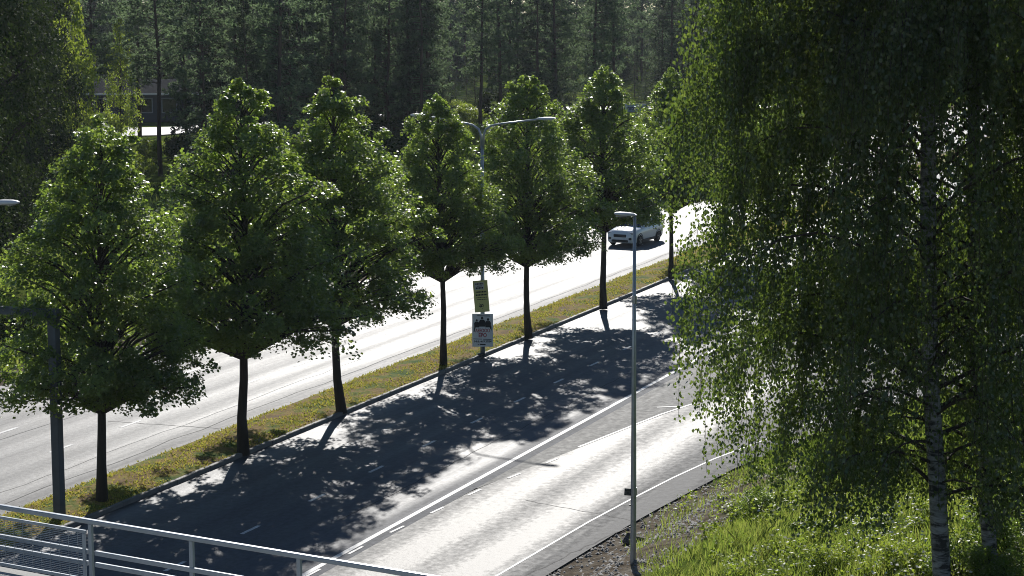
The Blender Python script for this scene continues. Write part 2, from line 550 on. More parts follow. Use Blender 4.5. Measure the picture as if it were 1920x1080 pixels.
median = b.build('median_strip', m, None, None, RR, kind='structure')
stone_me = MB().box((0, 0, 0), (0.985, 0.15, 0.22), None, 0.018).mesh('kerb_stone', M['kerb'])
r = random.Random(5)
for k in range(130):
    link('kerb_stone', stone_me, median, (32 + k, U_KERB + 0.075 + r.uniform(-.008, .008), 0.02 + r.uniform(-.008, .006)), (r.uniform(-.01, .01), r.uniform(-.006, .006), r.uniform(-.006, .006)))


def blades(P, Hh, W, lean=0.45, g=rng):
    n = len(P)
    az = g.uniform(0, 2 * np.pi, n); la = g.uniform(0, 2 * np.pi, n); lm = g.uniform(0, lean, n) * Hh
    a = np.stack([np.cos(az), np.sin(az), np.zeros(n)], 1) * W[:, None] / 2
    tip = P + np.stack([np.cos(la) * lm, np.sin(la) * lm, Hh], 1)
    mid = P * 0.5 + tip * 0.5 + np.stack([-np.cos(la) * lm * .15, -np.sin(la) * lm * .15, Hh * .06], 1)
    V = np.stack([P - a, P + a, mid + a * 0.75, tip, mid - a * 0.75], 1).reshape(-1, 3)
    return V, np.arange(n * 5).reshape(-1, 5)


def median_z(u):
    return np.interp(u, [q[0] for q in mp], [q[1] for q in mp])


n = 52000
ss_ = rng.uniform(36, 150, n) ** 1.0; uu_ = rng.uniform(U_KERB + 0.10, U_MEDF + 0.10, n)
keep = (np.sin(ss_ * 1.7 + uu_ * 2.1) + np.sin(ss_ * 0.6 - uu_ * 3.3) + rng.normal(0, 0.8, n)) > -0.2
ss_, uu_ = ss_[keep], uu_[keep]
P = np.stack([ss_, uu_, median_z(uu_) - 0.01], 1)
V, Fq = blades(P, rng.uniform(0.03, 0.10, len(P)), rng.uniform(0.03, 0.06, len(P)), 1.3)
prop(link('median_grass', fastmesh('median_grass', V, Fq, M['drygrass']), None, (0, 0, 0), RR, 'stuff'),
     'patchy yellow green grass on the strip between the two carriageways', 'grass')


# ------------------------------------------------------------------ foliage makers
def norm(A): return A / np.maximum(np.linalg.norm(A, axis=1, keepdims=True), 1e-6)


def rhombs(P, A, Nn, L, W):
    A = norm(A); B = norm(np.cross(Nn, A))
    l = (L / 2)[:, None]; w = (W / 2)[:, None]
    V = np.stack([P - A * l, P + B * w - A * l * 0.15, P + A * l, P - B * w - A * l * 0.15], 1).reshape(-1, 3)
    return V, np.arange(len(P) * 4).reshape(-1, 4)


def rand_dir(g, n): return norm(g.normal(0, 1, (n, 3)))


def wobble_path(p0, p1, n, wob, g, curve=None):
    pts = []
    for i in range(n + 1):
        t = i / n
        p = Vector(p0).lerp(Vector(p1), t)
        if 0 < i: p += Vector((g.normal(0, wob), g.normal(0, wob), 0)) * (0.4 + t)
        if curve: p += curve(t)
        pts.append(p)
    return pts


def broadleaf(seed, H, h0, R, prof, nclump, nleaf, leaf, mat, bark, tr, droop=0.12, crad=(0.35, 0.62), flat=0.62, lean=(0, 0)):
    """trunk, branches and crown meshes of one leafy tree standing at the origin"""
    g = np.random.default_rng(seed)
    tp = []
    nseg = 9
    kx = g.normal(0, 0.09, nseg + 1).cumsum() * 0.6; ky = g.normal(0, 0.09, nseg + 1).cumsum() * 0.6
    for i in range(nseg + 1):
        t = i / nseg
        tp.append(Vector((kx[i] + lean[0] * t, ky[i] + lean[1] * t, -0.1 + t * H * 0.93)))
    tr_r = [tr * (1.35 if i == 0 else 1.06 if i == 1 else 1) * (1 - 0.9 * (i / nseg)) ** 0.8 + 0.012 for i in range(nseg + 1)]
    trunk = MB().tube(tp, tr_r, 10).mesh('trunk', bark, True)

    def axis(z):
        t = min(max(z / (H * 0.93), 0), 1) * nseg; i = min(int(t), nseg - 1)
        return tp[i].lerp(tp[i + 1], t - i)
    tz = np.linspace(0, 1, 200); wz = np.interp(tz, prof[0], prof[1]) ** 0.95 + 0.02
    tt = np.interp(g.uniform(0, 1, nclump), np.cumsum(wz) / wz.sum(), tz)
    tt[: nclump // 8] = g.uniform(0, 0.14, nclump // 8)
    az = g.uniform(0, 2 * np.pi, nclump)
    lump = 1 + 0.15 * np.sin(az * 2 + tt * 9 + g.uniform(0, 6)) + 0.13 * np.sin(az * 3 - tt * 23 + g.uniform(0, 6)) + 0.08 * np.sin(az * 7 + tt * 31)
    rr = np.interp(tt, prof[0], prof[1]) * R * lump * (g.uniform(0.12, 1.0, nclump) ** 0.45) * g.uniform(0.82, 1.17, nclump)
    hh = h0 + tt * (H - h0)
    br = MB()
    C = np.zeros((nclump, 3))
    for i in range(nclump):
        ax = axis(hh[i])
        C[i] = (ax.x + rr[i] * math.cos(az[i]), ax.y + rr[i] * math.sin(az[i]), hh[i])
        if i % 3 == 0:
            st = axis(max(h0 * 0.85, hh[i] - 0.55 * rr[i] - 0.25))
            e = Vector(C[i])
            mid = st.lerp(e, 0.5) + Vector((0, 0, 0.12 * rr[i]))
            q = 0.018 + 0.012 * rr[i]
            br.tube([st, mid, e], [q, q * 0.65, q * 0.25], 5, False)
    branches = br.mesh('branches', bark, True)
    k = nleaf // nclump
    cr = g.uniform(crad[0], crad[1], nclump) * np.interp(tt, [0, 0.7, 1], [1, 1, 0.55])
    D = rand_dir(g, nclump * k) * (g.uniform(0, 1, (nclump * k, 1)) ** 0.45)
    D[:, 2] *= flat
    ci = np.repeat(np.arange(nclump), k)
    P = C[ci] + D * cr[ci][:, None]
    rad = np.hypot(D[:, 0], D[:, 1])
    P[:, 2] -= droop * rad ** 2 * cr[ci] * 2
    outw = np.stack([np.cos(az[ci]), np.sin(az[ci]), np.zeros(len(ci))], 1)
    Nn = norm(np.array([0, 0, 0.85]) + outw * 0.45 + g.normal(0, 0.55, P.shape))
    A = outw + g.normal(0, 0.8, P.shape) - np.array([0, 0, 0.5])
    A = A - Nn * (A * Nn).sum(1, keepdims=True)
    L = g.uniform(leaf * 0.75, leaf * 1.25, len(P))
    V, Fq = rhombs(P, A, Nn, L, L * g.uniform(0.7, 0.95, len(P)))
    crown = fastmesh('crown', V, Fq, mat)
    return trunk, branches, crown


def plant(name, label, cat, meshes, loc, rotz=0.0, scale=(1, 1, 1), group=None):
    t = thing(name, label, cat, loc, rotz, group)
    t.scale = scale
    for nm, me in zip(('trunk', 'branches', 'crown'), meshes):
        if me is None: continue
        link(nm, me, t, kind=None if nm == 'trunk' else 'stuff')
    return t


# ------------------------------------------------------------------ lindens in the median
LPROF = ([0, .06, .2, .4, .6, .75, .87, .95, 1], [.95, 1.03, 1.0, .88, .68, .49, .31, .18, .05])
lin = [broadleaf(100 + i, 11.2, hb, 3.05, LPROF, 680, 62000, 0.108, M['linden'], M['bark'], 0.135, 0.25, (0.24, 0.58), 0.55) for i, hb in enumerate((3.1, 3.45, 3.45, 3.6, 4.2))]
LIND = [  # base pixel, top pixel y, mesh, turn, width factor, label
    (196, 940, 208, 0, 0.3, 0.97, 'linden in median nearest the camera, between grey gantry post and first gap'),
    (453, 845, 153, 1, 1.9, 1.03, 'second linden from the left in the median row'),
    (638, 768, 140, 2, 4.0, 0.98, 'third linden from the left in the median, tall with broad dark skirt'),
    (834, 684, 180, 4, 2.2, 0.90, 'slim linden in median just left of the pole with two posters'),
    (994, 630, 138, 3, 5.0, 0.97, 'linden in median just right of the pole with two posters'),
    (1132, 575, 126, 4, 3.4, 1.02, 'linden in median partly hiding the front of the white car'),
    (1258, 519, 130, 4, 0.8, 0.86, 'linden in median half hidden by left edge of the hanging birch'),
    (1352, 476, 120, 3, 1.1, 1.05, 'farthest linden of the median row, seen through the hanging birch'),
]
for px, py, ty, mi, rz, wf, lab in LIND:
    q = gp(px, py, 0.15)
    zt = at_depth(px, ty, q.y).z
    sc_ = (zt - 0.15) / 11.15
    plant('linden_tree', lab, 'tree', lin[mi], q, rz, (sc_ * wf, sc_ * wf, sc_), 'lindens in a row along the median')


# ------------------------------------------------------------------ birches on the slope
def birch(seed, base, lean_pts, H, R, trunk_r, nl, ns, label):
    g = np.random.default_rng(seed)
    t = thing('birch_tree', label, 'tree', base, 0, 'birches on the slope')
    path = [Vector(p) - Vector(base) for p in lean_pts]
    rad = [trunk_r * f for f in (1.25, 1.0, 0.96, 0.92, 0.87, 0.82, 0.75, 0.5, 0.15)]
    MB().tube(path, rad, 14).build('trunk', M['birchbark'], t, smooth=True)
    zs = [p.z for p in path]

    def axis(z):
        return Vector((np.interp(z, zs, [p.x for p in path]), np.interp(z, zs, [p.y for p in path]), z))
    br = MB(); tw = MB()
    P, A = [], []
    for i in range(nl):
        f = (i + g.uniform(0, 1)) / nl
        h = 1.9 + f * (H - 3.2)
        az = i * 2.39996 + g.normal(0, 0.35)
        Ln = R * np.interp(f, [0, .12, .45, .75, 1], [.62, .95, 1.04, .78, .25]) * g.uniform(0.78, 1.08)
        Ln *= 1.0 - 0.5 * max(0.0, -math.sin(az)) ** 1.5
        st = axis(h)
        out = Vector((math.cos(az), math.sin(az), 0))
        rise = g.uniform(0.15, 0.5) * Ln * np.interp(f, [0, .2, 1], [.4, 1, 1.3])
        pts = []
        for k in range(7):
            w = k / 6
            pts.append(st + out * Ln * w + Vector((0, 0, rise * math.sin(w * 2.3) - 0.25 * w ** 3 * Ln)) + Vector(tuple(g.normal(0, 0.05 * w, 3))))
        q = 0.012 + 0.0075 * Ln * (1.3 - f)
        MB().tube(pts, [q * (1 - 0.85 * k / 6) for k in range(7)], 6, True).build('branch', M['birchtwig'], t, smooth=True)
        front = max(0.0, -math.sin(az))          # few twigs hang in front of the trunk
        ns_ = int(ns * (1 - 0.62 * min(1, front * 1.6) * (1.0 if h < 9 else 0.4)))
        for j in range(ns_):
            w = g.uniform(0.06, 1.0) ** 0.68
            a_, b_ = int(min(w * 6, 5)), 0
            p0 = pts[a_].lerp(pts[a_ + 1], w * 6 - a_)
            side = g.normal(0, 0.42 * (0.35 + w)) ; fw = g.normal(0.1, 0.25)
            p0 = p0 + Vector((-out.y, out.x, 0)) * side + out * fw
            if p0.y - axis(p0.z).y < -0.1 and abs(p0.x - axis(p0.z).x) < 0.55 and p0.z < 10 and g.uniform() < 0.8: continue
            ln = g.uniform(0.7, 2.7) * (0.6 + 0.5 * w) * np.interp(f, [0, .3, 1], [.62, 1.1, 0.8])
            zlow = 1.75 - 0.2 * g.uniform()
            ln = min(ln, max(0.5, p0.z - zlow))
            m_ = max(5, int(ln * 34))
            w2 = np.sort(g.uniform(0, 1, m_))
            drift = g.normal(0, 0.07, 2)
            xs = p0.x + out.x * 0.18 * np.sin(w2 * 1.6) + drift[0] * w2 + g.normal(0, 0.075, m_)
            ys = p0.y + out.y * 0.18 * np.sin(w2 * 1.6) + drift[1] * w2 + g.normal(0, 0.075, m_)
            zz = p0.z + 0.1 * np.sin(w2 * 3) - w2 * ln + g.normal(0, 0.03, m_)
            P.append(np.stack([xs, ys, zz], 1))
            if j % 2 == 0:
                tw.tube([p0, (p0.x + out.x * .12, p0.y + out.y * .12, p0.z - ln * .4), (p0.x + out.x * .17 + drift[0], p0.y + out.y * .17 + drift[1], p0.z - ln * .96)], [0.006, 0.005, 0.003], 3, False)
    P = np.concatenate(P)
    n = len(P)
    A = np.stack([g.normal(0, 0.55, n), g.normal(0, 0.55, n), -np.ones(n)], 1)
    Nn = norm(g.normal(0, 1, (n, 3)) + np.array([0, 0, 0.35]))
    Nn = norm(Nn - norm(A) * (Nn * norm(A)).sum(1, keepdims=True))
    L = g.uniform(0.06, 0.105, n)
    V, Fq = rhombs(P, A, Nn, L, L * g.uniform(0.62, 0.85, n))
    tw.build('twigs', M['birchtwig'], t, kind='stuff')
    link('crown', fastmesh('crown', V, Fq, M['birchleaf']), t, kind='stuff')
    return t


m, nt, out = _nt('birch_bark')
p = nt.nodes.new('ShaderNodeBsdfPrincipled'); nt.links.new(p.outputs[0], out.inputs[0])
n1 = noise(nt, objco(nt, (3.0, 3.0, 11.0)), 1.0, 4, 0.65, 0.6)
n2 = noise(nt, objco(nt, (1.5, 1.5, 1.2)), 1.0, 3, 0.6)
fsum = math_n(nt, 'ADD', math_n(nt, 'MULTIPLY', n1, 0.75), math_n(nt, 'MULTIPLY', n2, 0.4))
nt.links.new(ramp(nt, fsum, [(0.50, (0.03, 0.028, 0.026)), (0.56, (0.16, 0.155, 0.15)), (0.66, (0.30, 0.295, 0.29))]), p.inputs['Base Color'])
p.inputs['Roughness'].default_value = 0.8
b2 = nt.nodes.new('ShaderNodeBump'); b2.inputs['Strength'].default_value = 0.5; b2.inputs['Distance'].default_value = 0.03
nt.links.new(n1, b2.inputs['Height']); nt.links.new(b2.outputs[0], p.inputs['Normal'])
M['birchbark'] = m
M['birchtwig'] = pmat('birch_twig', (0.045, 0.032, 0.028), None, 4, 0.85)


def trunk_pts(pxs, Y, H, base_z):
    """trunk line through photo pixels at depth Y, then on upwards"""
    pts = [at_depth(x, y, Y) for x, y in pxs]
    b0 = pts[0].copy(); d = (pts[1] - pts[0]); k = (base_z - 0.15 - b0.z) / d.z
    pts.insert(0, b0 + d * k)
    top = pts[-1].copy()
    zt = base_z + H
    for f in (0.5, 1.0):
        pts.append(Vector((top.x - 0.25 * f, top.y + 0.1 * f, top.z + (zt - top.z) * f)))
    return pts


Yb = 40.0
gz = ground_z(8.3, Yb)
tp1 = trunk_pts([(1766, 1080), (1757, 900), (1744, 700), (1740, 450), (1741, 200), (1738, 0)], Yb, 19.5, gz)
birch(201, (tp1[0].x, tp1[0].y, gz), tp1, 19.5, 4.85, 0.178, 100, 74, 'nearer birch with thick pale trunk and hanging leaves over the exit lane')
Yb2 = 41.2
gz2 = ground_z(9.6, Yb2)
tp2 = trunk_pts([(1856, 1030), (1845, 900), (1832, 700), (1826, 450), (1826, 200), (1822, 0)], Yb2, 18.5, gz2)
birch(202, (tp2[0].x, tp2[0].y, gz2), tp2, 18.5, 4.3, 0.150, 80, 46, 'rightmost birch, thinner trunk rising out of the leafy shrubs')

# ------------------------------------------------------------------ grass, weeds and shrubs on the slope
n = 90000
P = np.zeros((n, 3)); k = 0
g = np.random.default_rng(31)
cx_ = g.uniform(3.0, 17, n * 2); cy_ = g.uniform(34, 72, n * 2)
pts = []
for x, y in zip(cx_, cy_):
    s, u = toSU(x, y)
    t = edge(s) - u
    if t < 0.15 or t > 17: continue
    bare = max(0, 1 - max(0, t - 3.4) / 1.6) * float(np.interp(s, [58, 63], [1, 0.25]))
    dens = 0.55 + 0.45 * math.sin(x * 1.9 + y * 0.8) * math.sin(y * 1.1 - x * 0.6)
    if g.uniform() > dens * (1 - 0.93 * bare) + 0.04: continue
    pts.append((x, y, embank(s, u) - 0.09))
    if len(pts) >= 70000: break
P = np.array(pts)
hs = 0.10 + 0.42 * g.uniform(0, 1, len(P)) ** 1.6 * (0.7 + 0.5 * np.sin(P[:, 0] * 1.1 + 2) * np.sin(P[:, 1] * 0.7))
V, Fq = blades(P, np.maximum(hs, 0.08), g.uniform(0.012, 0.026, len(P)), 0.8, g)
prop(link('slope_grass', fastmesh('slope_grass', V, Fq, M['grass']), None, None, None, 'stuff'), 'long sunlit grass on the slope under the birches', 'grass')


def shrub_mesh(seed, R, H, ncl, nleaf, leaf, mat):
    g = np.random.default_rng(seed)
    az = g.uniform(0, 2 * np.pi, ncl); e = g.uniform(0, 1, ncl) ** 0.6
    rr = R * np.sqrt(g.uniform(0.1, 1, ncl)); zz = H * (0.25 + 0.75 * e) * np.sqrt(np.maximum(0.05, 1 - (rr / R) ** 2 * 0.75))
    C = np.stack([rr * np.cos(az), rr * np.sin(az), zz], 1)
    st = MB()
    for c in C[: min(ncl, 26)]:
        st.tube([(c[0] * .15, c[1] * .15, -0.05), (c[0] * .5, c[1] * .5, c[2] * .55), tuple(c)], [0.018, 0.012, 0.005], 4, False)
    k = nleaf // ncl
    ci = np.repeat(np.arange(ncl), k)
    P = C[ci] + rand_dir(g, len(ci)) * g.uniform(0.1, 1, (len(ci), 1)) ** 0.5 * R * 0.32 * np.array([1, 1, .8])
    P[:, 2] = np.maximum(P[:, 2], 0.03)
    Nn = norm(np.array([0, 0, .7]) + g.normal(0, .6, P.shape)); A = g.normal(0, 1, P.shape); A -= Nn * (A * Nn).sum(1, keepdims=True)
    L = g.uniform(leaf * .7, leaf * 1.3, len(P))
    V, Fq = rhombs(P, A, Nn, L, L * 0.6)
    return st.mesh('stems', M['bark']), fastmesh('foliage', V, Fq, mat)


def shrub(name, label, meshes, loc, scale=(1, 1, 1), rotz=0, group=None, cat='shrub'):
    t = thing(name, label, cat, loc, rotz, group); t.scale = scale
    link('stems', meshes[0], t); link('foliage', meshes[1], t, kind='stuff')
    return t


sh = [shrub_mesh(300 + i, 0.9, 1.3, 34, 3400, 0.085, M['shrubleaf']) for i in range(2)]
shl = shrub_mesh(303, 0.9, 1.1, 30, 2400, 0.08, M['limeleaf'])
for px, py, Y, ms, sc_, rz, lab in [
        (1800, 1075, 41.2, sh[0], 0.75, 0.2, 'leafy green shrub at foot of the nearer birch, right side'),
        (1866, 1078, 40.2, sh[1], 0.7, 0.9, 'leafy shrub hiding the foot of the rightmost birch trunk'),
        (1905, 1050, 42.0, sh[1], 1.0, 1.3, 'leafy green shrub in the bottom right corner'),
        (1890, 960, 45.0, sh[0], 0.9, 2.2, 'leafy shrub right of the rightmost birch trunk'),
        (1690, 1078, 42.5, shl, 0.6, 0.4, 'low lime green weed clump left of the nearer birch trunk'),
        (1560, 1075, 43.5, shl, 0.55, 1.4, 'low lime green weed clump at bottom edge under the birch'),
        (1420, 985, 52.0, sh[1], 0.5, 3.0, 'small dark sapling under the hanging birch twigs'),
        (1900, 800, 52.0, shl, 1.0, 3.6, 'lime green bush on the slope behind the rightmost birch')]:
    q = at_depth(px, py, Y); z = ground_z(q.x, q.y)
    shrub('shrub', lab, ms, (q.x, q.y, z - 0.02), (sc_, sc_, sc_), rz, 'shrubs and weeds on the slope')
# broad-leaved weeds between the grass
g = np.random.default_rng(51)
P = []
for k in range(520):
    x, y = g.uniform(4.5, 16), g.uniform(36, 66)
    s, u = toSU(x, y); t_ = edge(s) - u
    if t_ < 0.4 or t_ > 15 or (t_ < 3.6 and g.uniform() < 0.72): continue
    hw = g.uniform(0.15, 0.6); rw = g.uniform(0.12, 0.38); m_ = int(40 + 110 * rw)
    zz = g.uniform(0.05, 1, m_) * hw
    aa = g.uniform(0, 6.28, m_); rr_w = rw * np.sqrt(g.uniform(0, 1, m_)) * (1.1 - 0.6 * zz / hw)
    P.append(np.stack([x + rr_w * np.cos(aa), y + rr_w * np.sin(aa), embank(s, u) - 0.06 + zz], 1))
P = np.concatenate(P); nn = len(P)
Nn = norm(np.array([0, 0, .8]) + g.normal(0, .5, (nn, 3))); A = g.normal(0, 1, (nn, 3)); A -= Nn * (A * Nn).sum(1, keepdims=True)
L = g.uniform(.05, .13, nn)
V, Fq = rhombs(P, A, Nn, L, L * g.uniform(.4, .75, nn))
prop(link('weeds', fastmesh('weeds', V, Fq, M['limeleaf']), None, None, None, 'stuff'), 'broad leaved green weeds mixed into the grass of the slope', 'weeds')
# white flower heads among the grass
g = np.random.default_rng(41)
P = []
for i in range(420):
    px_, py_ = (g.normal(1640, 60), g.normal(1030, 40)) if i % 2 else (g.uniform(1560, 1920), g.uniform(950, 1080))
    q = at_depth(px_, py_, 44); x, y = q.x + g.normal(0, .4), 44 + g.normal(0, 2.5)
    if y < 36: continue
    P.append((x, y, ground_z(x, y) + g.uniform(0.3, 0.62)))
P = np.array(P); nn = len(P)
Nn = norm(np.array([0, -0.2, 1]) + g.normal(0, .4, (nn, 3))); A = g.normal(0, 1, (nn, 3)); A -= Nn * (A * Nn).sum(1, keepdims=True)
V, Fq = rhombs(P, A, Nn, g.uniform(.05, .09, nn), g.uniform(.05, .08, nn))
prop(link('wild_flowers', fastmesh('wild_flowers', V, Fq, M['flower']), None, None, None, 'stuff'), 'small white wild flowers scattered in the grass', 'flowers')
n = 2600
P = []
for i in range(n):
    s = g.uniform(40, 60); u = edge(s) - g.uniform(-0.1, 4.5)
    x, y = SU(s, u)
    P.append((x, y, embank(s, u) - 0.035))
P = np.array(P); st = rng.uniform(0.02, 0.07, n)
base = np.array([[1, 0, 0], [0, 1, 0], [-1, 0, 0], [0, -1, 0], [0, 0, .8]])
V = (P[:, None, :] + base[None] * st[:, None, None] * rng.uniform(0.6, 1.4, (n, 5, 3))).reshape(-1, 3)
Fq = (np.arange(n)[:, None, None] * 5 + np.array([[0, 1, 4], [1, 2, 4], [2, 3, 4], [3, 0, 4]])[None]).reshape(-1, 3)
prop(link('loose_gravel', fastmesh('loose_gravel', V, Fq, M['kerb']), None, None, None, 'stuff'), 'loose stones on the bare earth beside the exit lane', 'gravel')


def rock(name, label, loc, size, seed):
    import bmesh
    bm = bmesh.new(); bmesh.ops.create_icosphere(bm, subdivisions=2, radius=1)
    r = random.Random(seed)
    for v_ in bm.verts:
        k = 1 + 0.25 * math.sin(v_.co.x * 3 + seed) * math.sin(v_.co.y * 4) + r.uniform(-.08, .08)
        v_.co = Vector((v_.co.x * size[0] * k, v_.co.y * size[1] * k, max(v_.co.z, -0.3) * size[2] * k))
    me = bpy.data.meshes.new(name); bm.to_mesh(me); bm.free(); me.materials.append(M['stone'])
    return prop(link(name, me, None, loc), label, 'stone')


q = gp(1190, 1022); rock('boulder', 'dark flat boulder on bare earth just behind the front lamp post', (q.x, q.y, ground_z(q.x, q.y) + 0.05), (0.34, 0.25, 0.2), 3)


# ------------------------------------------------------------------ street lamps
def luminaire(mb, c, dirv, L=0.72, W=0.24, h=0.09):
    """flat, rounded lantern head pointing along dirv (horizontal)"""
    d = Vector(dirv).normalized(); n = Vector((-d.y, d.x, 0)); up = Vector((0, 0, 1))
    b = len(mb.v)
    st = [(0, .25, .35), (.12, .7, .8), (.4, 1, 1), (.75, 1, .95), (.93, .75, .7), (1, .35, .3)]
    prof = [(-1, -.25), (-.8, .55), (-.3, 1), (.3, 1), (.8, .55), (1, -.25), (.5, -.55), (-.5, -.55)]
    for f, wf, hf in st:
        for a_, z_ in prof:
            p_ = Vector(c) + d * (f * L) + n * (a_ * W / 2 * wf) + up * (z_ * h * hf + f * 0.03)
            mb.v.append(tuple(p_))
    for i in range(len(st) - 1):
        for k in range(8):
            mb.f.append((b + i * 8 + k, b + i * 8 + (k + 1) % 8, b + i * 8 + 8 + (k + 1) % 8, b + i * 8 + 8 + k))
    mb.f.append(tuple(b + k for k in range(8))); e = b + (len(st) - 1) * 8
    mb.f.append(tuple(e + k for k in range(7, -1, -1)))


def double_lamp(label, loc, H):
    t = thing('street_lamp', label, 'street lamp', loc, ROADROT, 'double armed lamps in the median')
    MB().tube([(0, 0, -0.1), (0, 0, 1.2), (0, 0, H - 0.9)], [0.10, 0.09, 0.062], 12).build('pole', M['steel'], t, smooth=True)
    MB().box((0, 0, 0.03), (0.34, 0.34, 0.06), None, 0.015).build('base_plate', M['darksteel'], t)
    for sgn in (-1, 1):
        pts = [(0, sgn * 0.045, H - 1.0), (0, sgn * 0.06, H - 0.45), (0, sgn * 0.16, H - 0.22), (0, sgn * 0.42, H - 0.06), (0, sgn * 0.9, H + 0.03), (0, sgn * 2.45, H + 0.24)]
        a_ = MB().tube(pts, [0.05, 0.05, 0.047, 0.044, 0.042, 0.036], 9).build('arm', M['steel'], t, smooth=True)
        lm = MB(); luminaire(lm, (0, sgn * 2.35, H + 0.245), (0, sgn, 0), 0.82, 0.30, 0.075)
        lm.build('lantern', M['lampshell'], t, smooth=True)
        MB().box((0, sgn * 2.83, H + 0.215), (0.17, 0.36, 0.015)).build('lamp_glass', M['concrete'], t)
    return t


q1 = gp(905, 665, 0.15)
zt = at_depth(905, 232, q1.y).z
double_lamp('double armed grey street lamp with two posters on its pole', q1, zt - 0.15)
q2 = gp(-135, 1081, 0.15)
zt = at_depth(0, 384, q2.y).z
double_lamp('street lamp whose single arm reaches in from the left edge', q2, zt - 0.15 - 0.1)

# front lamp post with one lantern
Yl = 49.5
qt = at_depth(1190, 402, Yl); qb = at_depth(1187, 1080, Yl)
gz = ground_z(qb.x, Yl)
t = thing('street_lamp', 'slim grey lamp post in front of the exit lane with one lantern', 'street lamp', (qb.x, Yl, gz), 0)
Hl = qt.z - gz
dx = qt.x - qb.x
MB().tube([(0, 0, -0.1), (dx * .05, 0, 0.05), (dx * .15, 0, 1.8), (dx * .6, 0, Hl * .55), (dx, 0, Hl - .03)], [0.075, 0.073, 0.068, 0.055, 0.036], 12).build('pole', M['steel'], t, smooth=True)
MB().tube([(dx * .6, 0, Hl * .55 + 1.7), (dx * .6, 0, Hl * .55 + 1.9)], [0.058, 0.058], 12).build('collar', M['steel'], t)
lm = MB(); luminaire(lm, (dx + 0.05, 0, Hl - 0.02), (-1, 0.15, 0), 0.54, 0.26, 0.055)
lm.build('lantern', M['lampshell'], t, smooth=True)
MB().box((dx - 0.32, 0.04, Hl - 0.055), (0.26, 0.15, 0.014)).build('lamp_glass', M['concrete'], t)
zz = at_depth(1178, 922, Yl).z - gz
MB().box((-0.145, -0.01, zz), (0.17, 0.05, 0.18), Matrix.Rotation(0.06, 3, 'Y'), 0.01).build('junction_box', M['darksteel'], t)
MB().tube([(0, 0, zz - 0.09), (0, 0, zz + 0.11)], [0.077, 0.077], 12).build('clamp', M['steel'], t)
for yy in (947, 988):
    z2 = at_depth(1180, yy, Yl).z - gz
    MB().box((-0.085, 0, z2), (0.05, 0.03, 0.03)).build('bracket_stub', M['darksteel'], t)

# ------------------------------------------------------------------ sign gantry post at the left
qg = gp(112, 972, 0.12)
t = thing('gantry_post', 'tall grey square gantry post with a beam reaching out of frame left', 'gantry', qg, ROADROT)
Hg = at_depth(105, 588, qg.y).z - qg.z
MB().box((0, 0, Hg / 2 - 0.05), (0.26, 0.26, Hg - 0.1), None, 0.02).build('post', M['gantrysteel'], t)
MB().box((0, 0, 0.02), (0.5, 0.5, 0.06), None, 0.012).build('base_plate', M['darksteel'], t)
MB().box((0, 3.4, Hg), (0.20, 7.0, 0.22), None, 0.018).build('beam', M['gantrysteel'], t)
MB().box((0, 0.0, Hg - 0.01), (0.285, 0.36, 0.285), None, 0.015).build('corner_joint', M['gantrysteel'], t)
for k in range(4):
    a_, b_ = ((-1, -1), (1, -1), (1, 1), (-1, 1))[k]
    MB().tube([(a_ * .19, b_ * .19, 0.03), (a_ * .19, b_ * .19, 0.10)], 0.022, 6).build('anchor_bolt', M['darksteel'], t)

# ------------------------------------------------------------------ posters on the lamp pole
M['poster_white'] = pmat('poster_paper', (0.72, 0.72, 0.72), (0.66, 0.66, 0.67), 1.5, 0.6)
M['poster_yellow'] = pmat('poster_yellow_paper', (0.62, 0.60, 0.24), (0.55, 0.54, 0.22), 1.5, 0.6)
M['poster_grey'] = pmat('poster_panel', (0.60, 0.61, 0.64), None, 1.5, 0.6)
M['ink'] = pmat('black_ink', (0.018, 0.018, 0.022), None, 2, 0.6)
M['redink'] = pmat('red_ink', (0.42, 0.02, 0.04), None, 2, 0.6)


def text_part(txt, parent, mat, loc, size, width=None, rotx=math.pi / 2, name='lettering', bold=0.0):
    cu = bpy.data.curves.new('lettering', 'FONT'); cu.body = txt; cu.size = size; cu.align_x = 'CENTER'; cu.offset = bold; cu.extrude = 0.0012
    cu.resolution_u = 3
    o = bpy.data.objects.new('lettering_tmp', cu); COL.objects.link(o)
    dg = bpy.context.evaluated_depsgraph_get(); dg.update()
    me = bpy.data.meshes.new_from_object(o.evaluated_get(dg)); bpy.data.objects.remove(o)
    me.materials.clear(); me.materials.append(mat)
    if width:
        xs = [v_.co.x for v_ in me.vertices]; w = max(xs) - min(xs); k = width / w
        for v_ in me.vertices: v_.co.x *= k
    return link(name, me, parent, loc, (rotx, 0, 0))


px_m = (657 - YH) / 15.2
# lower poster
ql = at_depth(905, 650, q1.y - 0.16)
t = thing('poster_board', 'white poster with red lettering and dark figures, low on lamp pole', 'poster', ql, 0.02)
w_, h_ = 0.85, 1.36
MB().box((0, 0, h_ / 2), (w_, 0.03, h_), None, 0.006).build('board', M['poster_white'], t)
y_ = -0.0175
fig = MB()
for fx, fz, s_ in ((-0.24, 0.80, 0.82), (-0.02, 0.83, 1.0), (0.22, 0.80, 0.92)):   # three plain standing figures, printed
    def P3(a_, b_): return (fx + a_ * s_, y_, fz + b_ * s_)
    fig.poly([P3(-.045 + .0, .30), P3(.045, .30), P3(.05, .36), P3(.03, .41), P3(-.03, .41), P3(-.05, .36)])
    fig.poly([P3(-.12, 0), P3(.12, 0), P3(.13, .2), P3(.08, .285), P3(-.08, .285), P3(-.13, .2)])
fig.poly([(0.20, y_ - .0004, 1.0), (0.30, y_ - .0004, 0.76), (0.37, y_ - .0004, 0.66), (0.36, y_ - .0004, 0.82), (0.28, y_ - .0004, 1.02)])
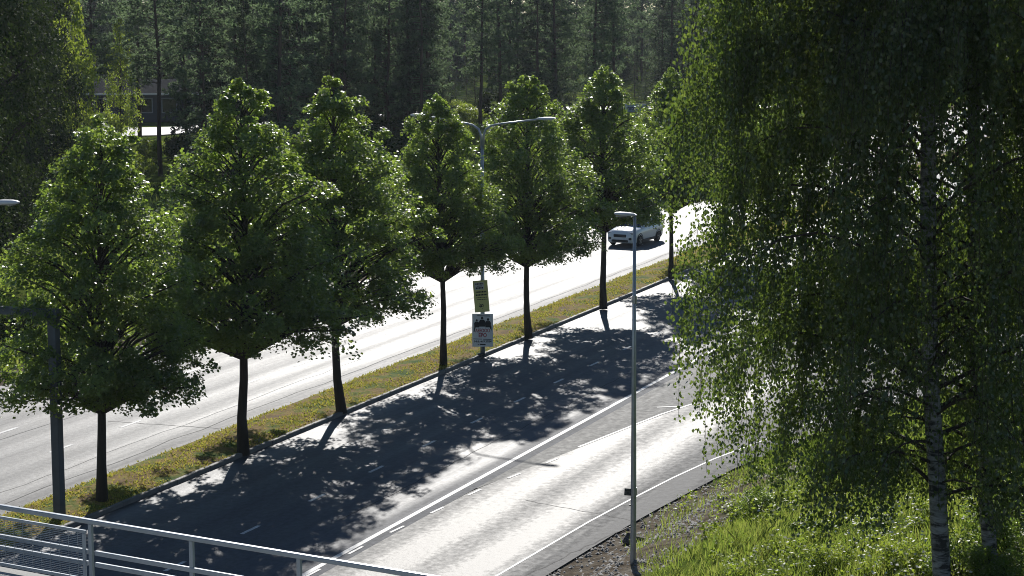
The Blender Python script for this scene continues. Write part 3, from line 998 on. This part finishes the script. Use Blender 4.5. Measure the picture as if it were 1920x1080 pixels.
fig.poly([(-0.31, y_ - .0004, 1.0), (-0.37, y_ - .0004, 0.62), (-0.33, y_ - .0004, 0.62), (-0.24, y_ - .0004, 0.98)])
fig.build('printed_figures', M['ink'], t)
text_part('AEEOOO', t, M['redink'], (0.0, y_ - 0.001, 0.60), 0.21, 0.60, bold=0.004)
text_part('EPO', t, M['redink'], (0.0, y_ - 0.001, 0.40), 0.23, 0.33, bold=0.006)
text_part('14.6.–6.9.2024', t, M['ink'], (0.0, y_ - 0.001, 0.185), 0.11, 0.70, bold=0.004)
ml = MB()
for x0, x1, z0, dz_ in ((-.22, .30, 1.265, .018), (-.38, -.02, .315, .012), (0.02, .36, .300, .014), (-.2, -.15, .085, .012), (-.12, .12, .075, .035)):
    ml.poly([(x0, y_, z0), (x1, y_, z0 - .012), (x1, y_, z0 + dz_), (x0, y_, z0 + dz_ + .012)])
ml.build('small_print', M['ink'], t)
# upper poster
qu = at_depth(904.5, 585, q1.y - 0.16)
t = thing('poster_board', 'tilted narrow yellow poster hanging above the white one', 'poster', qu, -0.02)
t.rotation_euler = (0, -0.075, -0.02)
w_, h_ = 0.60, 1.30
MB().box((0, 0, h_ / 2), (w_, 0.03, h_), None, 0.006).build('board', M['poster_yellow'], t)
MB().poly([(-.24, y_, .93), (.14, y_, .93), (.14, y_, 1.22), (-.24, y_, 1.22)]).build('pale_panel', M['poster_grey'], t)
ml = MB()
rr_ = random.Random(8)
for x0, x1, z0, hh_ in ((-.2, .12, 1.135, .055), (-.13, .06, 1.06, .03), (-.19, .11, .965, .06), (-.21, .23, .80, .06), (-.21, .25, .68, .06), (-.2, .24, .585, .03), (-.18, .25, .505, .03)):
    x = x0
    while x < x1:
        w2 = min(rr_.uniform(.03, .07), x1 - x)
        ml.poly([(x, y_ - .001, z0), (x + w2, y_ - .001, z0), (x + w2, y_ - .001, z0 + hh_), (x, y_ - .001, z0 + hh_)])
        x += w2 + .012
ml.build('small_print', M['ink'], t)
fig = MB()
for k in range(26):
    a_ = rr_.uniform(0, 6.28); r_ = rr_.uniform(0, .12); cx0, cz0 = -.03 + r_ * math.cos(a_) * .8, .25 + r_ * math.sin(a_) * 1.2
    e_ = rr_.uniform(.012, .03)
    fig.poly([(cx0 - e_, y_ - .0003 * k / 10, cz0), (cx0, y_ - .0003 * k / 10, cz0 - e_), (cx0 + e_ * 1.4, y_ - .0003 * k / 10, cz0 + e_ * .3), (cx0, y_ - .0003 * k / 10, cz0 + e_)])
fig.build('printed_figure', M['ink'], t)

# ------------------------------------------------------------------ footbridge with railing in the lower left
ZR = CAM_H - 8.4
A0 = gp(0, 946, ZR); B0 = gp(810, 1079, ZR)
rd = (B0 - A0); rd.z = 0; rd.normalize()          # along the railing, to the right and nearer
rot = math.atan2(rd.y, rd.x)
bn = Vector((-rd.y, rd.x, 0))                      # away from the camera
p1_ = gp(165, 975, ZR); o0 = A0 + rd * (p1_ - A0).dot(rd)   # at the double post
br_ = thing('footbridge', 'concrete footbridge deck crossing at the bottom left corner', 'bridge', (o0.x, o0.y, 0), rot)
zd = ZR - 1.08
MB().box((-2, -1.95, zd - 0.15), (70, 4.1, 0.30), None, 0.03).build('deck', M['concrete'], br_)
MB().box((-2, -0.6, zd - 0.65), (70, 0.5, 0.7), None, 0.03).build('girder', M['concrete'], br_)
MB().box((-2, -3.2, zd - 0.65), (70, 0.5, 0.7), None, 0.03).build('girder', M['concrete'], br_)
for x in (-33, 19):
    MB().box((x, -1.95, (zd - 1.0) / 2 - 0.5), (0.9, 3.6, zd - 0.002), None, 0.04).build('pier', M['concrete'], br_)
rl = thing('railing', 'grey steel railing with mesh panel along edge of the footbridge', 'railing', (o0.x, o0.y, zd), rot)
HR = ZR - zd
MB().box((-2, 0, HR - 0.035), (70, 0.085, 0.075), None, 0.012).build('top_rail', M['railsteel'], rl)
for dz_ in (0.50, 0.69):
    MB().box((-17.5, -0.01, HR - dz_ - 0.035), (34.9, 0.055, 0.075), None, 0.008).build('middle_rail', M['railsteel'], rl)
    MB().box((17.55, -0.01, HR - dz_ - 0.035), (34.9, 0.055, 0.075), None, 0.008).build('middle_rail', M['railsteel'], rl)
xs_ = [0.0] + [(gp(x, y, ZR) - o0).dot(rd) for x, y in ((355, 1006), (558, 1039))]
step = (xs_[2] - xs_[0]) / 2
post_me = MB().box((0, 0, (HR - 0.075) / 2), (0.07, 0.06, HR - 0.076), None, 0.006).mesh('post', M['railsteel'])
for k in range(-9, 10):
    link('post', post_me, rl, (k * step, 0.005, 0))
# mesh panel left of the double post
PL = 14.0
MB().box((-PL / 2 - 0.05, -0.05, HR - 0.20), (PL, 0.045, 0.05), None, 0.006).build('panel_frame', M['railsteel'], rl)
MB().box((-PL / 2 - 0.05, -0.05, HR - 0.985), (PL, 0.045, 0.05), None, 0.006).build('panel_frame', M['railsteel'], rl)
MB().box((-0.095, -0.05, HR - 0.593), (0.05, 0.044, 0.735), None, 0.006).build('panel_stile', M['railsteel'], rl)
wire = MB().tube([(-PL / 2, 0, 0), (PL / 2, 0, 0)], 0.0045, 5).mesh('wire', M['railsteel'])
for k in range(23):
    link('wire', wire, rl, (-PL / 2 - 0.1, -0.05, HR - 0.25 - k * 0.031))
vw = MB().tube([(0, 0, HR - 0.96), (0, 0, HR - 0.22)], 0.0035, 5).mesh('cross_wire', M['railsteel'])
for k in range(70):
    link('cross_wire', vw, rl, (-0.22 - k * 0.195, -0.058, 0))

# ------------------------------------------------------------------ white car
M['carwhite'] = pmat('car_paint', (0.72, 0.73, 0.74), (0.70, 0.71, 0.72), 1, 0.22, coat=0.6)
M['glass'] = pmat('car_glass', (0.012, 0.016, 0.018), None, 1, 0.08, spec=0.8)
M['rubber'] = pmat('tyre_rubber', (0.02, 0.02, 0.021), None, 4, 0.8)
M['rim'] = pmat('alloy_rim', (0.32, 0.33, 0.34), None, 3, 0.3, metal=0.8)
M['trim'] = pmat('black_trim', (0.02, 0.021, 0.023), None, 3, 0.5)
M['lens'] = pmat('headlight_lens', (0.55, 0.58, 0.6), (0.3, 0.32, 0.35), 8, 0.15, metal=0.4)
qf = gp(1194, 461, 0); qr = gp(1235, 453, 0)
mid = (qf + qr) / 2
chead = math.radians(270 - 27.5)      # car points to the lower left, along the road
ch = Vector((math.cos(chead), math.sin(chead), 0)); cl_ = Vector((-ch.y, ch.x, 0))   # cl_ = its left side
cc = mid - cl_ * 0.80
car = thing('car', 'white SUV driving towards the camera on the far carriageway', 'car', (cc.x, cc.y, 0.004), chead)
# stations: x, half widths at sill / shoulder, z sill / shoulder(belt)
ST = [(2.24, .62, .66, .30, .62), (2.18, .78, .80, .24, .80), (1.95, .86, .88, .22, .93), (1.5, .90, .91, .22, 1.00), (0.95, .90, .915, .22, 1.06), (0.3, .90, .915, .22, 1.08),
      (-0.5, .90, .915, .22, 1.10), (-1.3, .90, .915, .22, 1.13), (-1.9, .88, .90, .24, 1.15), (-2.15, .82, .85, .30, 1.12), (-2.22, .70, .74, .36, 1.02)]
b = MB()
NR = 10
for x, ws, wb, zs_, zb in ST:
    zm = zs_ + (zb - zs_) * 0.55
    ring = [(0, zs_), (ws * .92, zs_), (ws, zs_ + .08), (wb + .01, zm), (wb, zb - .06), (wb - .07, zb), (wb * .5, zb + .025), (0, zb + .035)]
    full = [(y, z) for y, z in ring] + [(-y, z) for y, z in ring[-2:0:-1]]
    b.v += [(x, y, z) for y, z in full]
NR = 14
for i in range(len(ST) - 1):
    for k in range(NR):
        b.f.append((i * NR + k, (i + 1) * NR + k, (i + 1) * NR + (k + 1) % NR, i * NR + (k + 1) % NR))
b.f.append(tuple(range(NR))); b.f.append(tuple(range((len(ST) - 1) * NR + NR - 1, (len(ST) - 1) * NR - 1, -1)))
body = b.build('body', M['carwhite'], car, smooth=True)
# greenhouse: dark glass volume with a white roof and pillars
GH = [(0.98, .80, 1.05, .80, 1.06), (0.25, .80, 1.08, .63, 1.56), (-0.3, .80, 1.09, .64, 1.63), (-1.2, .80, 1.11, .63, 1.60), (-1.75, .80, 1.13, .58, 1.50), (-2.10, .74, 1.10, .66, 1.14)]
b = MB()
for x, w0, z0, w1, z1 in GH:
    b.v += [(x, -w0, z0 - .04), (x, -w1, z1), (x, w1, z1), (x, w0, z0 - .04)]
for i in range(len(GH) - 1):
    for k in range(3):
        b.f.append((i * 4 + k, i * 4 + k + 1, i * 4 + 5 + k, i * 4 + 4 + k))
b.build('windows', M['glass'], car)
b = MB()
for x, w1, z1 in ((0.30, .60, 1.545), (-0.3, .645, 1.648), (-1.2, .635, 1.618), (-1.78, .585, 1.51)):
    b.v += [(x, -w1, z1), (x, -w1 * .5, z1 + .03), (x, w1 * .5, z1 + .03), (x, w1, z1), (x, w1, z1 - .05), (x, -w1, z1 - .05)]
for i in range(3):
    for k in range(6):
        b.f.append((i * 6 + k, i * 6 + (k + 1) % 6, i * 6 + 6 + (k + 1) % 6, i * 6 + 6 + k))
b.f += [(5, 4, 3, 2, 1, 0), tuple(range(18, 24))]
b.build('roof', M['carwhite'], car, smooth=True)
for sgn in (-1, 1):
    MB().tube([(0.99, sgn * .81, 1.04), (0.26, sgn * .635, 1.56)], 0.035, 6).build('pillar', M['carwhite'], car)
    MB().tube([(-0.42, sgn * .82, 1.07), (-0.45, sgn * .65, 1.61)], 0.028, 6).build('pillar', M['trim'], car)
    MB().tube([(-1.55, sgn * .82, 1.10), (-1.70, sgn * .60, 1.53)], 0.07, 6).build('pillar', M['carwhite'], car)
    MB().box((0.72, sgn * 0.98, 1.12), (0.16, 0.20, 0.13), None, 0.03).build('mirror', M['carwhite'], car)
    MB().box((2.08, sgn * 0.68, 0.80), (0.20, 0.34, 0.13), Matrix.Rotation(sgn * -0.35, 3, 'Z'), 0.025).build('headlight', M['lens'], car)
    MB().box((2.20, sgn * 0.60, 0.50), (0.10, 0.26, 0.14), Matrix.Rotation(sgn * -0.3, 3, 'Z'), 0.02).build('fog_lamp', M['trim'], car)
    MB().box((0.05, sgn * 0.895, 0.30), (2.0, 0.06, 0.16), None, 0.02).build('sill', M['trim'], car)
    MB().box((-2.12, sgn * 0.66, 0.95), (0.14, 0.36, 0.16), None, 0.03).build('tail_light', pmat('tail_lens', (0.35, 0.01, 0.01), None, 2, 0.2), car)
    for hx in (0.05, -0.95):
        MB().box((hx, sgn * 0.925, 0.93), (0.18, 0.03, 0.035), None, 0.008).build('door_handle', M['carwhite'], car)
    for wx in (1.36, -1.30):
        w = link('wheel', MB().tube([(wx, sgn * .70, .345), (wx, sgn * .73, .345), (wx, sgn * .90, .345), (wx, sgn * .93, .345)], [.30, .345, .345, .31], 22).mesh('wheel', M['rubber'], False), car)
        rm = MB().tube([(wx, sgn * .922, .345), (wx, sgn * .936, .345)], [.225, .21], 18)
        rm.build('rim', M['trim'], w)
        sp_ = MB()
        for k in range(5):
            a_ = k * 2 * math.pi / 5 + .3
            sp_.box((wx + .11 * math.cos(a_), sgn * .945, .345 + .11 * math.sin(a_)), (.22, .02, .05), Matrix.Rotation(-a_, 3, 'Y'))
        sp_.build('spokes', M['rim'], w)
        arch = [(wx + .40 * math.cos(a_), sgn * .905, .345 + .40 * math.sin(a_)) for a_ in np.linspace(-0.2, math.pi + .2, 11)]
        MB().tube(arch, 0.035, 6).build('wheel_arch', M['trim'], car)
MB().box((2.235, 0, 0.66), (0.06, 0.80, 0.17), None, 0.02).build('grille', M['trim'], car)
MB().box((2.235, 0, 0.36), (0.08, 1.05, 0.14), None, 0.03).build('lower_grille', M['trim'], car)
MB().box((2.285, 0, 0.49), (0.02, 0.52, 0.11), None, 0.005).build('number_plate', M['poster_white'], car)

# ------------------------------------------------------------------ forest beyond the road
def conifer(seed, H, h0, R, nl, nt_, kind='pine'):
    g = np.random.default_rng(seed)
    kx = g.normal(0, 0.08, 9).cumsum(); ky = g.normal(0, 0.08, 9).cumsum()
    tp = [Vector((kx[i] * (i > 0), ky[i] * (i > 0), -0.1 + H * i / 8)) for i in range(9)]
    r0 = 0.19 if kind == 'pine' else 0.17
    trunk = MB().tube(tp, [r0 * (1 - 0.88 * i / 8) for i in range(9)], 8).mesh('trunk', M['pinebark'], True)
    br = MB(); P = []; D = []
    for i in range(nl):
        f = (i + g.uniform()) / nl
        z = h0 + (H - h0 - 0.4) * f
        a_ = min(z / H * 8, 7.99); ax = tp[int(a_)].lerp(tp[int(a_) + 1], a_ - int(a_))
        az = g.uniform(0, 2 * np.pi)
        if kind == 'pine':
            Ln = R * np.interp(f, [0, .25, .6, .85, 1], [.75, 1, .95, .65, .2]) * g.uniform(.6, 1.12); sl = g.uniform(-.15, .45)
        else:
            Ln = R * (1.02 - f) * g.uniform(.8, 1.1); sl = -0.32 + 0.3 * f
        d = Vector((math.cos(az), math.sin(az), sl)); e = ax + d * Ln
        br.tube([ax, ax + d * Ln * .5 + Vector((0, 0, .08 * Ln)), e], [.035, .024, .01], 4, False)
        k = int(nt_ * (0.35 + Ln / R))
        w = g.uniform(0.18, 1.0, k) ** .7
        sd = g.normal(0, 0.17 * Ln, k) * (0.4 + w * 0.8)
        Q = np.array(ax)[None] + np.array(d)[None] * (Ln * w)[:, None] + np.stack([-math.sin(az) * sd, math.cos(az) * sd, g.normal(0.04, .13, k)], 1)
        P.append(Q); D.append(np.repeat(np.array([[d.x, d.y, d.z]]), k, 0))
    for i in range(9 if kind == 'pine' else 0):         # dead lower branches
        z = g.uniform(h0 * .35, h0); az = g.uniform(0, 6.28); Ln = g.uniform(.5, 1.6)
        br.tube([(0, 0, z), (Ln * math.cos(az), Ln * math.sin(az), z + g.uniform(-.2, .3))], [.02, .006], 4, False)
    P = np.concatenate(P); D = np.concatenate(D)
    q = 6 if kind == 'pine' else 5
    P = np.repeat(P, q, 0); D = np.repeat(D, q, 0)
    n = len(P)
    A = norm(D * .7 + g.normal(0, .75, (n, 3)) + np.array([0, 0, .25 if kind == 'pine' else -.35]))
    L = g.uniform(.20, .42, n); P = P + A * (L * .4)[:, None]
    Nn = norm(g.normal(0, 1, (n, 3)) + np.array([0, 0, .5])); Nn = norm(Nn - A * (Nn * A).sum(1, keepdims=True))
    V, Fq = rhombs(P, A, Nn, L, g.uniform(.07, .12, n))
    return trunk, br.mesh('branches', M['pinebark']), fastmesh('crown', V, Fq, M['needle'] if kind == 'pine' else M['spruce'])


pines = [conifer(400 + i, 23.0, 4.2 - 0.8 * (i % 2), 2.9, 95, 22) for i in range(4)]
high = [conifer(410 + i, 23.0, 7.2 - i, 2.7, 80, 22) for i in range(2)]
spr = [conifer(420 + i, 21.0, 0.7, 3.2, 120, 20, 'spruce') for i in range(2)]
RPROF = ([0, .12, .35, .65, .85, 1], [.45, .85, 1.0, .85, .5, .1])
dk = broadleaf(500, 15.0, 1.5, 4.0, RPROF, 380, 34000, 0.165, M['darkleaf'], M['bark'], 0.17, 0.3, (0.6, 1.1), 0.8)
lm_ = broadleaf(501, 9.0, 1.0, 2.3, RPROF, 130, 7500, 0.17, M['limeleaf'], M['bark'], 0.09, 0.3, (0.4, 0.75), 0.8)

FRONT = [  # trunk pixel x, base pixel y, kind, scale, label
    (301, 330, high[0], 1.0, 'pine with bare trunk in the gap between the first two lindens'),
    (172, 300, high[1], 1.0, 'pine above the right shoulder of the first linden'),
    (262, 268, high[0], 1.05, 'pine with thin trunk in front of the far house'),
    (352, 280, high[1], 0.95, 'pine behind the left shoulder of the second linden'),
    (548, 300, pines[1], 1.0, 'pine rising behind the left shoulder of the third linden'),
    (622, 296, pines[2], 1.05, 'pine with straight trunk directly behind the third linden top'),
    (768, 285, pines[3], 1.0, 'left one of the two pines behind the slim linden'),
    (803, 278, pines[0], 1.05, 'right one of the two pines behind the slim linden'),
    (901, 259, high[1], 1.0, 'pine whose trunk ends beside the double armed lamp head'),
    (937, 250, pines[2], 1.1, 'pine with reddish trunk left of the linden beside the posters'),
    (1043, 246, pines[3], 1.0, 'pine with dark trunk at the tip of the right lamp arm'),
    (1112, 240, pines[0], 1.1, 'pine behind the linden that hides the white car'),
    (1152, 236, high[1], 1.0, 'pine just left of the blue and white sign board'),
]
for px, py, ms, sc_, lab in FRONT:
    q = gp(px, py, 0.05)
    plant('pine_tree', lab, 'tree', ms, q, px * 0.37, (sc_ * 1.1, sc_ * 1.1, sc_), 'pines at the edge of the forest')
q = gp(228, 272, 0.05)
plant('birch_tree', 'thin birch with spotted trunk beside the far parking area', 'tree', lm_, q, 1.0, (0.8, 0.8, 1.35), 'leafy trees at the forest edge')
# dark leafy trees at the far left, and lighter ones
for px, Y, sc_, rz, ms, lab in [
        (-25, 104, 1.25, 0.4, dk, 'big dark leafy tree at the left edge behind the far lamp arm'),
        (-120, 92, 1.15, 2.0, dk, 'dark leafy tree leaning in from beyond the left edge'),
        (52, 146, 1.35, 3.1, dk, 'dark leafy tree rising behind the first linden'),
        (150, 150, 1.0, 4.4, lm_, 'light green leafy tree above the first linden, among dark trees')]:
    q = at_depth(px, 400, Y)
    if ms is lm_: s3 = (0.85, 0.85, 1.6)
    else: s3 = (sc_ * .72, sc_ * .72, sc_ * 1.1)
    plant('leafy_tree', lab, 'tree', ms, (q.x, q.y, 0.02), rz, s3, 'leafy trees at the forest edge')
# trees deeper in the forest
g = np.random.default_rng(77)
placed = [tuple(gp(p[0], p[1])[:2]) for p in FRONT]
COLS = [(110, 'at the far left behind the dark leafy trees'), (215, 'behind the first linden'), (345, 'left of the far house'), (450, 'behind the second linden'), (520, 'between second and third linden'),
        (640, 'behind the third linden'), (740, 'in the gap right of the third linden'), (850, 'behind the slim linden'), (950, 'behind the double armed lamp'), (1050, 'behind the linden right of the posters'),
        (1150, 'behind the linden that hides the car'), (1260, 'near the blue sign board'), (1500, 'behind the left part of the hanging birch'), (1800, 'behind the birch trunks'), (9999, 'behind the right edge of the birches')]


def place_word(pxx):
    return next(w for x, w in COLS if pxx < x)


def wood_tree(X, Y, k, far):
    pxx = CX + X / Y * F_PX * 0.985
    pine = (g.uniform() < 0.6) if not far else (k % 2 == 0)
    kind_ = 'pine' if pine else 'spruce'
    ms = pines[k % 4] if pine else spr[k % 2]
    w = place_word(pxx)
    lab = ('far %s beyond the parking area, ' if far else 'tall %s inside the forest, ') % kind_ + w
    sc_ = g.uniform(.85, 1.12) if pine else g.uniform(.75, 1.15)
    plant(kind_ + '_tree', lab, 'tree', ms, (X, Y, 0.03), g.uniform(0, 6), (sc_, sc_, sc_), ('far %ss ' if far else 'forest %ss ') % kind_ + w)


cnt = 0; tries = 0
while cnt < 84 and tries < 20000:
    tries += 1
    Y = g.uniform(145, 300); X = g.uniform(-0.27 * Y - 4, 0.30 * Y)
    s, u = toSU(X, Y)
    if u < 76 or u > 126: continue
    pxx = CX + X / Y * F_PX * 0.985
    if 150 < pxx < 385: continue          # open views to the parking area
    if (815 < pxx < 950 or 1130 < pxx < 1245) and Y < 250: continue
    if X < -22 and Y > 206: continue
    if -22 <= X < 16 and Y > 246: continue
    if Y > 206 and (1048 < pxx < 1078 or 1160 < pxx < 1225): continue
    if any((X - a_) ** 2 + (Y - b_) ** 2 < 8 for a_, b_ in placed): continue
    placed.append((X, Y)); cnt += 1
    wood_tree(X, Y, cnt, False)
cnt = 0
while cnt < 150:
    Y = g.uniform(318, 372); X = g.uniform(-0.27 * Y - 4, 0.28 * Y)
    if any((X - a_) ** 2 + (Y - b_) ** 2 < 8 for a_, b_ in placed): continue
    placed.append((X, Y)); cnt += 1
    wood_tree(X, Y, cnt, True)
for k in range(46):          # young spruces along the back of the parking area
    X = -24 + 74 * (k + g.uniform(-.4, .4)) / 46; Y = 273 + 0.1 * X + g.uniform(0, 16)
    sc_ = g.uniform(.20, .34)
    w = place_word(CX + X / Y * F_PX * 0.985)
    plant('young_spruce', 'young spruce behind the parking area, ' + w, 'tree', spr[k % 2], (X, Y, 0.03), g.uniform(0, 6), (sc_ * 1.3, sc_ * 1.3, sc_), 'young spruces ' + w)
# far wood that reads as one mass
n = 120000
xx = g.uniform(-180, 200, n); yy = g.uniform(385, 460, n)
tx = np.round(xx / 5) * 5 + np.sin(np.round(yy / 6) * 3.1) * 2; ty = np.round(yy / 6) * 6
f = g.uniform(0, 1, n); hh = 24 + 5 * np.sin(tx * 1.7 + ty * .9)
aa = g.uniform(0, 6.28, n); rr2 = 3.6 * (1.05 - f) * np.sqrt(g.uniform(.2, 1, n))
P = np.stack([tx + rr2 * np.cos(aa), ty + rr2 * np.sin(aa), 0.5 + f * hh], 1)
A = norm(np.stack([np.cos(aa), np.sin(aa), g.normal(-.3, .4, n)], 1)); Nn = norm(g.normal(0, .5, (n, 3)) + np.array([0, 0, 1])); Nn = norm(Nn - A * (Nn * A).sum(1, keepdims=True))
V, Fq = rhombs(P, A, Nn, g.uniform(.8, 1.5, n), g.uniform(.4, .8, n))
prop(link('far_wood', fastmesh('far_wood', V, Fq, M['spruce']), None, None, None, 'stuff'), 'distant dark wood closing the view behind the forest', 'wood')

# bushes along the far verge
bsh = [shrub_mesh(320 + i, 1.3, 1.9, 40, 4200, 0.15, M['limeleaf']) for i in range(2)]
bsd = shrub_mesh(325, 1.4, 2.2, 40, 4200, 0.16, M['darkleaf'])
for px, py, ms, sc_, lab in [
        (250, 345, bsh[0], 1.3, 'lime green bush left of the pine trunk between the first lindens'),
        (285, 305, bsh[1], 1.1, 'sunlit bush below the far parking area at left'),
        (345, 310, bsd, 1.2, 'dark bush right of the pine trunk between the first lindens'),
        (868, 282, bsh[0], 1.3, 'sunlit lime bush just left of the double armed lamp head'),
        (905, 290, bsh[1], 1.4, 'sunlit lime bush behind the top of the double armed lamp'),
        (846, 234, bsh[1], 1.5, 'sunlit bush before the far parking area, left of the lamp head'),
        (880, 238, bsh[0], 1.3, 'sunlit bush before the far parking area, behind the lamp head'),
        (930, 233, bsd, 1.7, 'dark bush before the far parking area, right of the lamp head'),
        (715, 330, bsd, 1.6, 'dark bush in the gap between third and fourth linden'),
        (690, 300, bsd, 1.8, 'dark bush behind the right edge of the third linden'),
        (30, 655, bsd, 0.8, 'dark verge bush at left edge beyond the far carriageway'),
        (1195, 255, bsh[0], 1.2, 'lime bush below the blue and white sign board'),
        (1090, 262, bsh[1], 1.0, 'lime bush left of the linden that hides the car')]:
    q = gp(px, py, 0.03)
    shrub('bush', lab, ms, q, (sc_, sc_, sc_), px * .01, 'bushes beyond the far carriageway', 'bush')
# verge grass beyond the far carriageway
n = 30000
s_ = g.uniform(40, 190, n); u_ = 49.2 + g.uniform(0, 1, n) ** 1.3 * 36
x_, y_2 = s_ * SA - u_ * CA, s_ * CA + u_ * SA
P = np.stack([x_, y_2, np.full(n, 0.05)], 1)
V, Fq = blades(P, g.uniform(.15, .5, n), g.uniform(.05, .10, n), .6, g)
prop(link('verge_grass', fastmesh('verge_grass', V, Fq, M['grass']), None, None, None, 'stuff'), 'rough green grass on the verge beyond the far carriageway', 'grass')

# ------------------------------------------------------------------ parking area, house, sign board far behind
cl = [(-75, 206), (-52, 209), (-36, 214), (-20, 236), (-6, 256), (12, 258), (40, 262)]
b = MB()
for (x0, y0), (x1, y1) in zip(cl[:-1], cl[1:]):
    b.poly([(x0, y0 - 2 if x0 > -30 else y0 - 3, 0.14), (x1, y1 - 2 if x1 > -30 else y1 - 3, 0.14), (x1, y1 + (4 if x1 > -21 else 10), 0.14), (x0, y0 + (4 if x0 > -21 else 10), 0.14)])
b.build('parking_area', M['asph_lot'], kind='structure')
M['housewall'] = pmat('house_boards', (0.06, 0.068, 0.078), (0.045, 0.05, 0.06), 2, 0.8, sc=(.3, 1, 6))
M['houseroof'] = pmat('house_roof', (0.035, 0.038, 0.042), None, 2, 0.95, spec=0.05)
M['greytrim'] = pmat('grey_trim', (0.28, 0.29, 0.30), None, 2, 0.7)
M['whitetrim'] = pmat('white_trim', (0.7, 0.7, 0.68), (0.6, 0.6, 0.58), 2, 0.6)
q = at_depth(300, 240, 233)
t = thing('house', 'low grey house behind the parking area between the first two lindens', 'house', (q.x, 233, 0), 0.06)
MB().box((0, 3, 1.65), (17, 6, 3.3)).build('wall', M['housewall'], t)
rf = MB()
rf.poly([(-9, -.6, 3.25), (9, -.6, 3.25), (9, 3, 4.7), (-9, 3, 4.7)]).poly([(9, 6.6, 3.25), (-9, 6.6, 3.25), (-9, 3, 4.7), (9, 3, 4.7)])
rf.poly([(-9, -.6, 3.1), (9, -.6, 3.1), (9, 6.6, 3.1), (-9, 6.6, 3.1)])
rf = rf.build('roof', M['houseroof'], t)
MB().box((0, -.66, 3.2), (18, .06, .2)).build('fascia', M['whitetrim'], rf)
for x, w in ((-3.5, .12), (-1.6, 1.5), (1.1, 1.5), (4.5, 1.2), (-6.5, 1.2)):
    f_ = MB().box((x, -.02, 1.9), (w + .24, .06, 1.7 if w > .2 else 2.6)).build('window' if w > .2 else 'downpipe', M['greytrim'], t)
    if w > .2: MB().box((x, -.06, 1.9), (w, .03, 1.45)).build('pane', M['glass'], f_)
# blue and white sign board
M['signblue'] = pmat('sign_panel', (0.36, 0.46, 0.60), (0.30, 0.41, 0.55), 1.5, 0.5)
M['signink'] = pmat('sign_ink', (0.015, 0.03, 0.10), None, 2, 0.5)
Ys = 252.0
q = at_depth(1193, 203, Ys)
t = thing('sign_board', 'pale blue sign board with dark letters far behind the lindens', 'sign', (q.x, Ys, 0), 0)
zc = q.z
MB().box((0, 0, zc), (3.0, 0.12, 1.05), None, .02).build('panel', M['signblue'], t)
text_part('mtcd', t, M['signink'], (-0.45, -0.07, zc - 0.22), 0.78, 1.25, bold=0.02)
for x in (-1.2, 1.2):
    MB().tube([(x, .1, -0.1), (x, .1, zc + .4)], .05, 8).build('leg', M['steel'], t)

# ------------------------------------------------------------------ thin haze in the air
m, nt, out = _nt('air_haze')
pv = nt.nodes.new('ShaderNodeVolumePrincipled')
pv.inputs['Color'].default_value = (0.80, 0.88, 1.0, 1)
pv.inputs['Density'].default_value = 0.00008
pv.inputs['Anisotropy'].default_value = 0.35
nt.links.new(pv.outputs[0], out.inputs['Volume'])
hz = MB().box((500, 500, 19.0), (4200, 4200, 42.0)).build('haze', m, kind='stuff')
prop(hz, 'thin pale haze filling the air over road and forest', 'haze')
SC.cycles.volume_bounces = 0
SC.cycles.volume_step_rate = 10.0
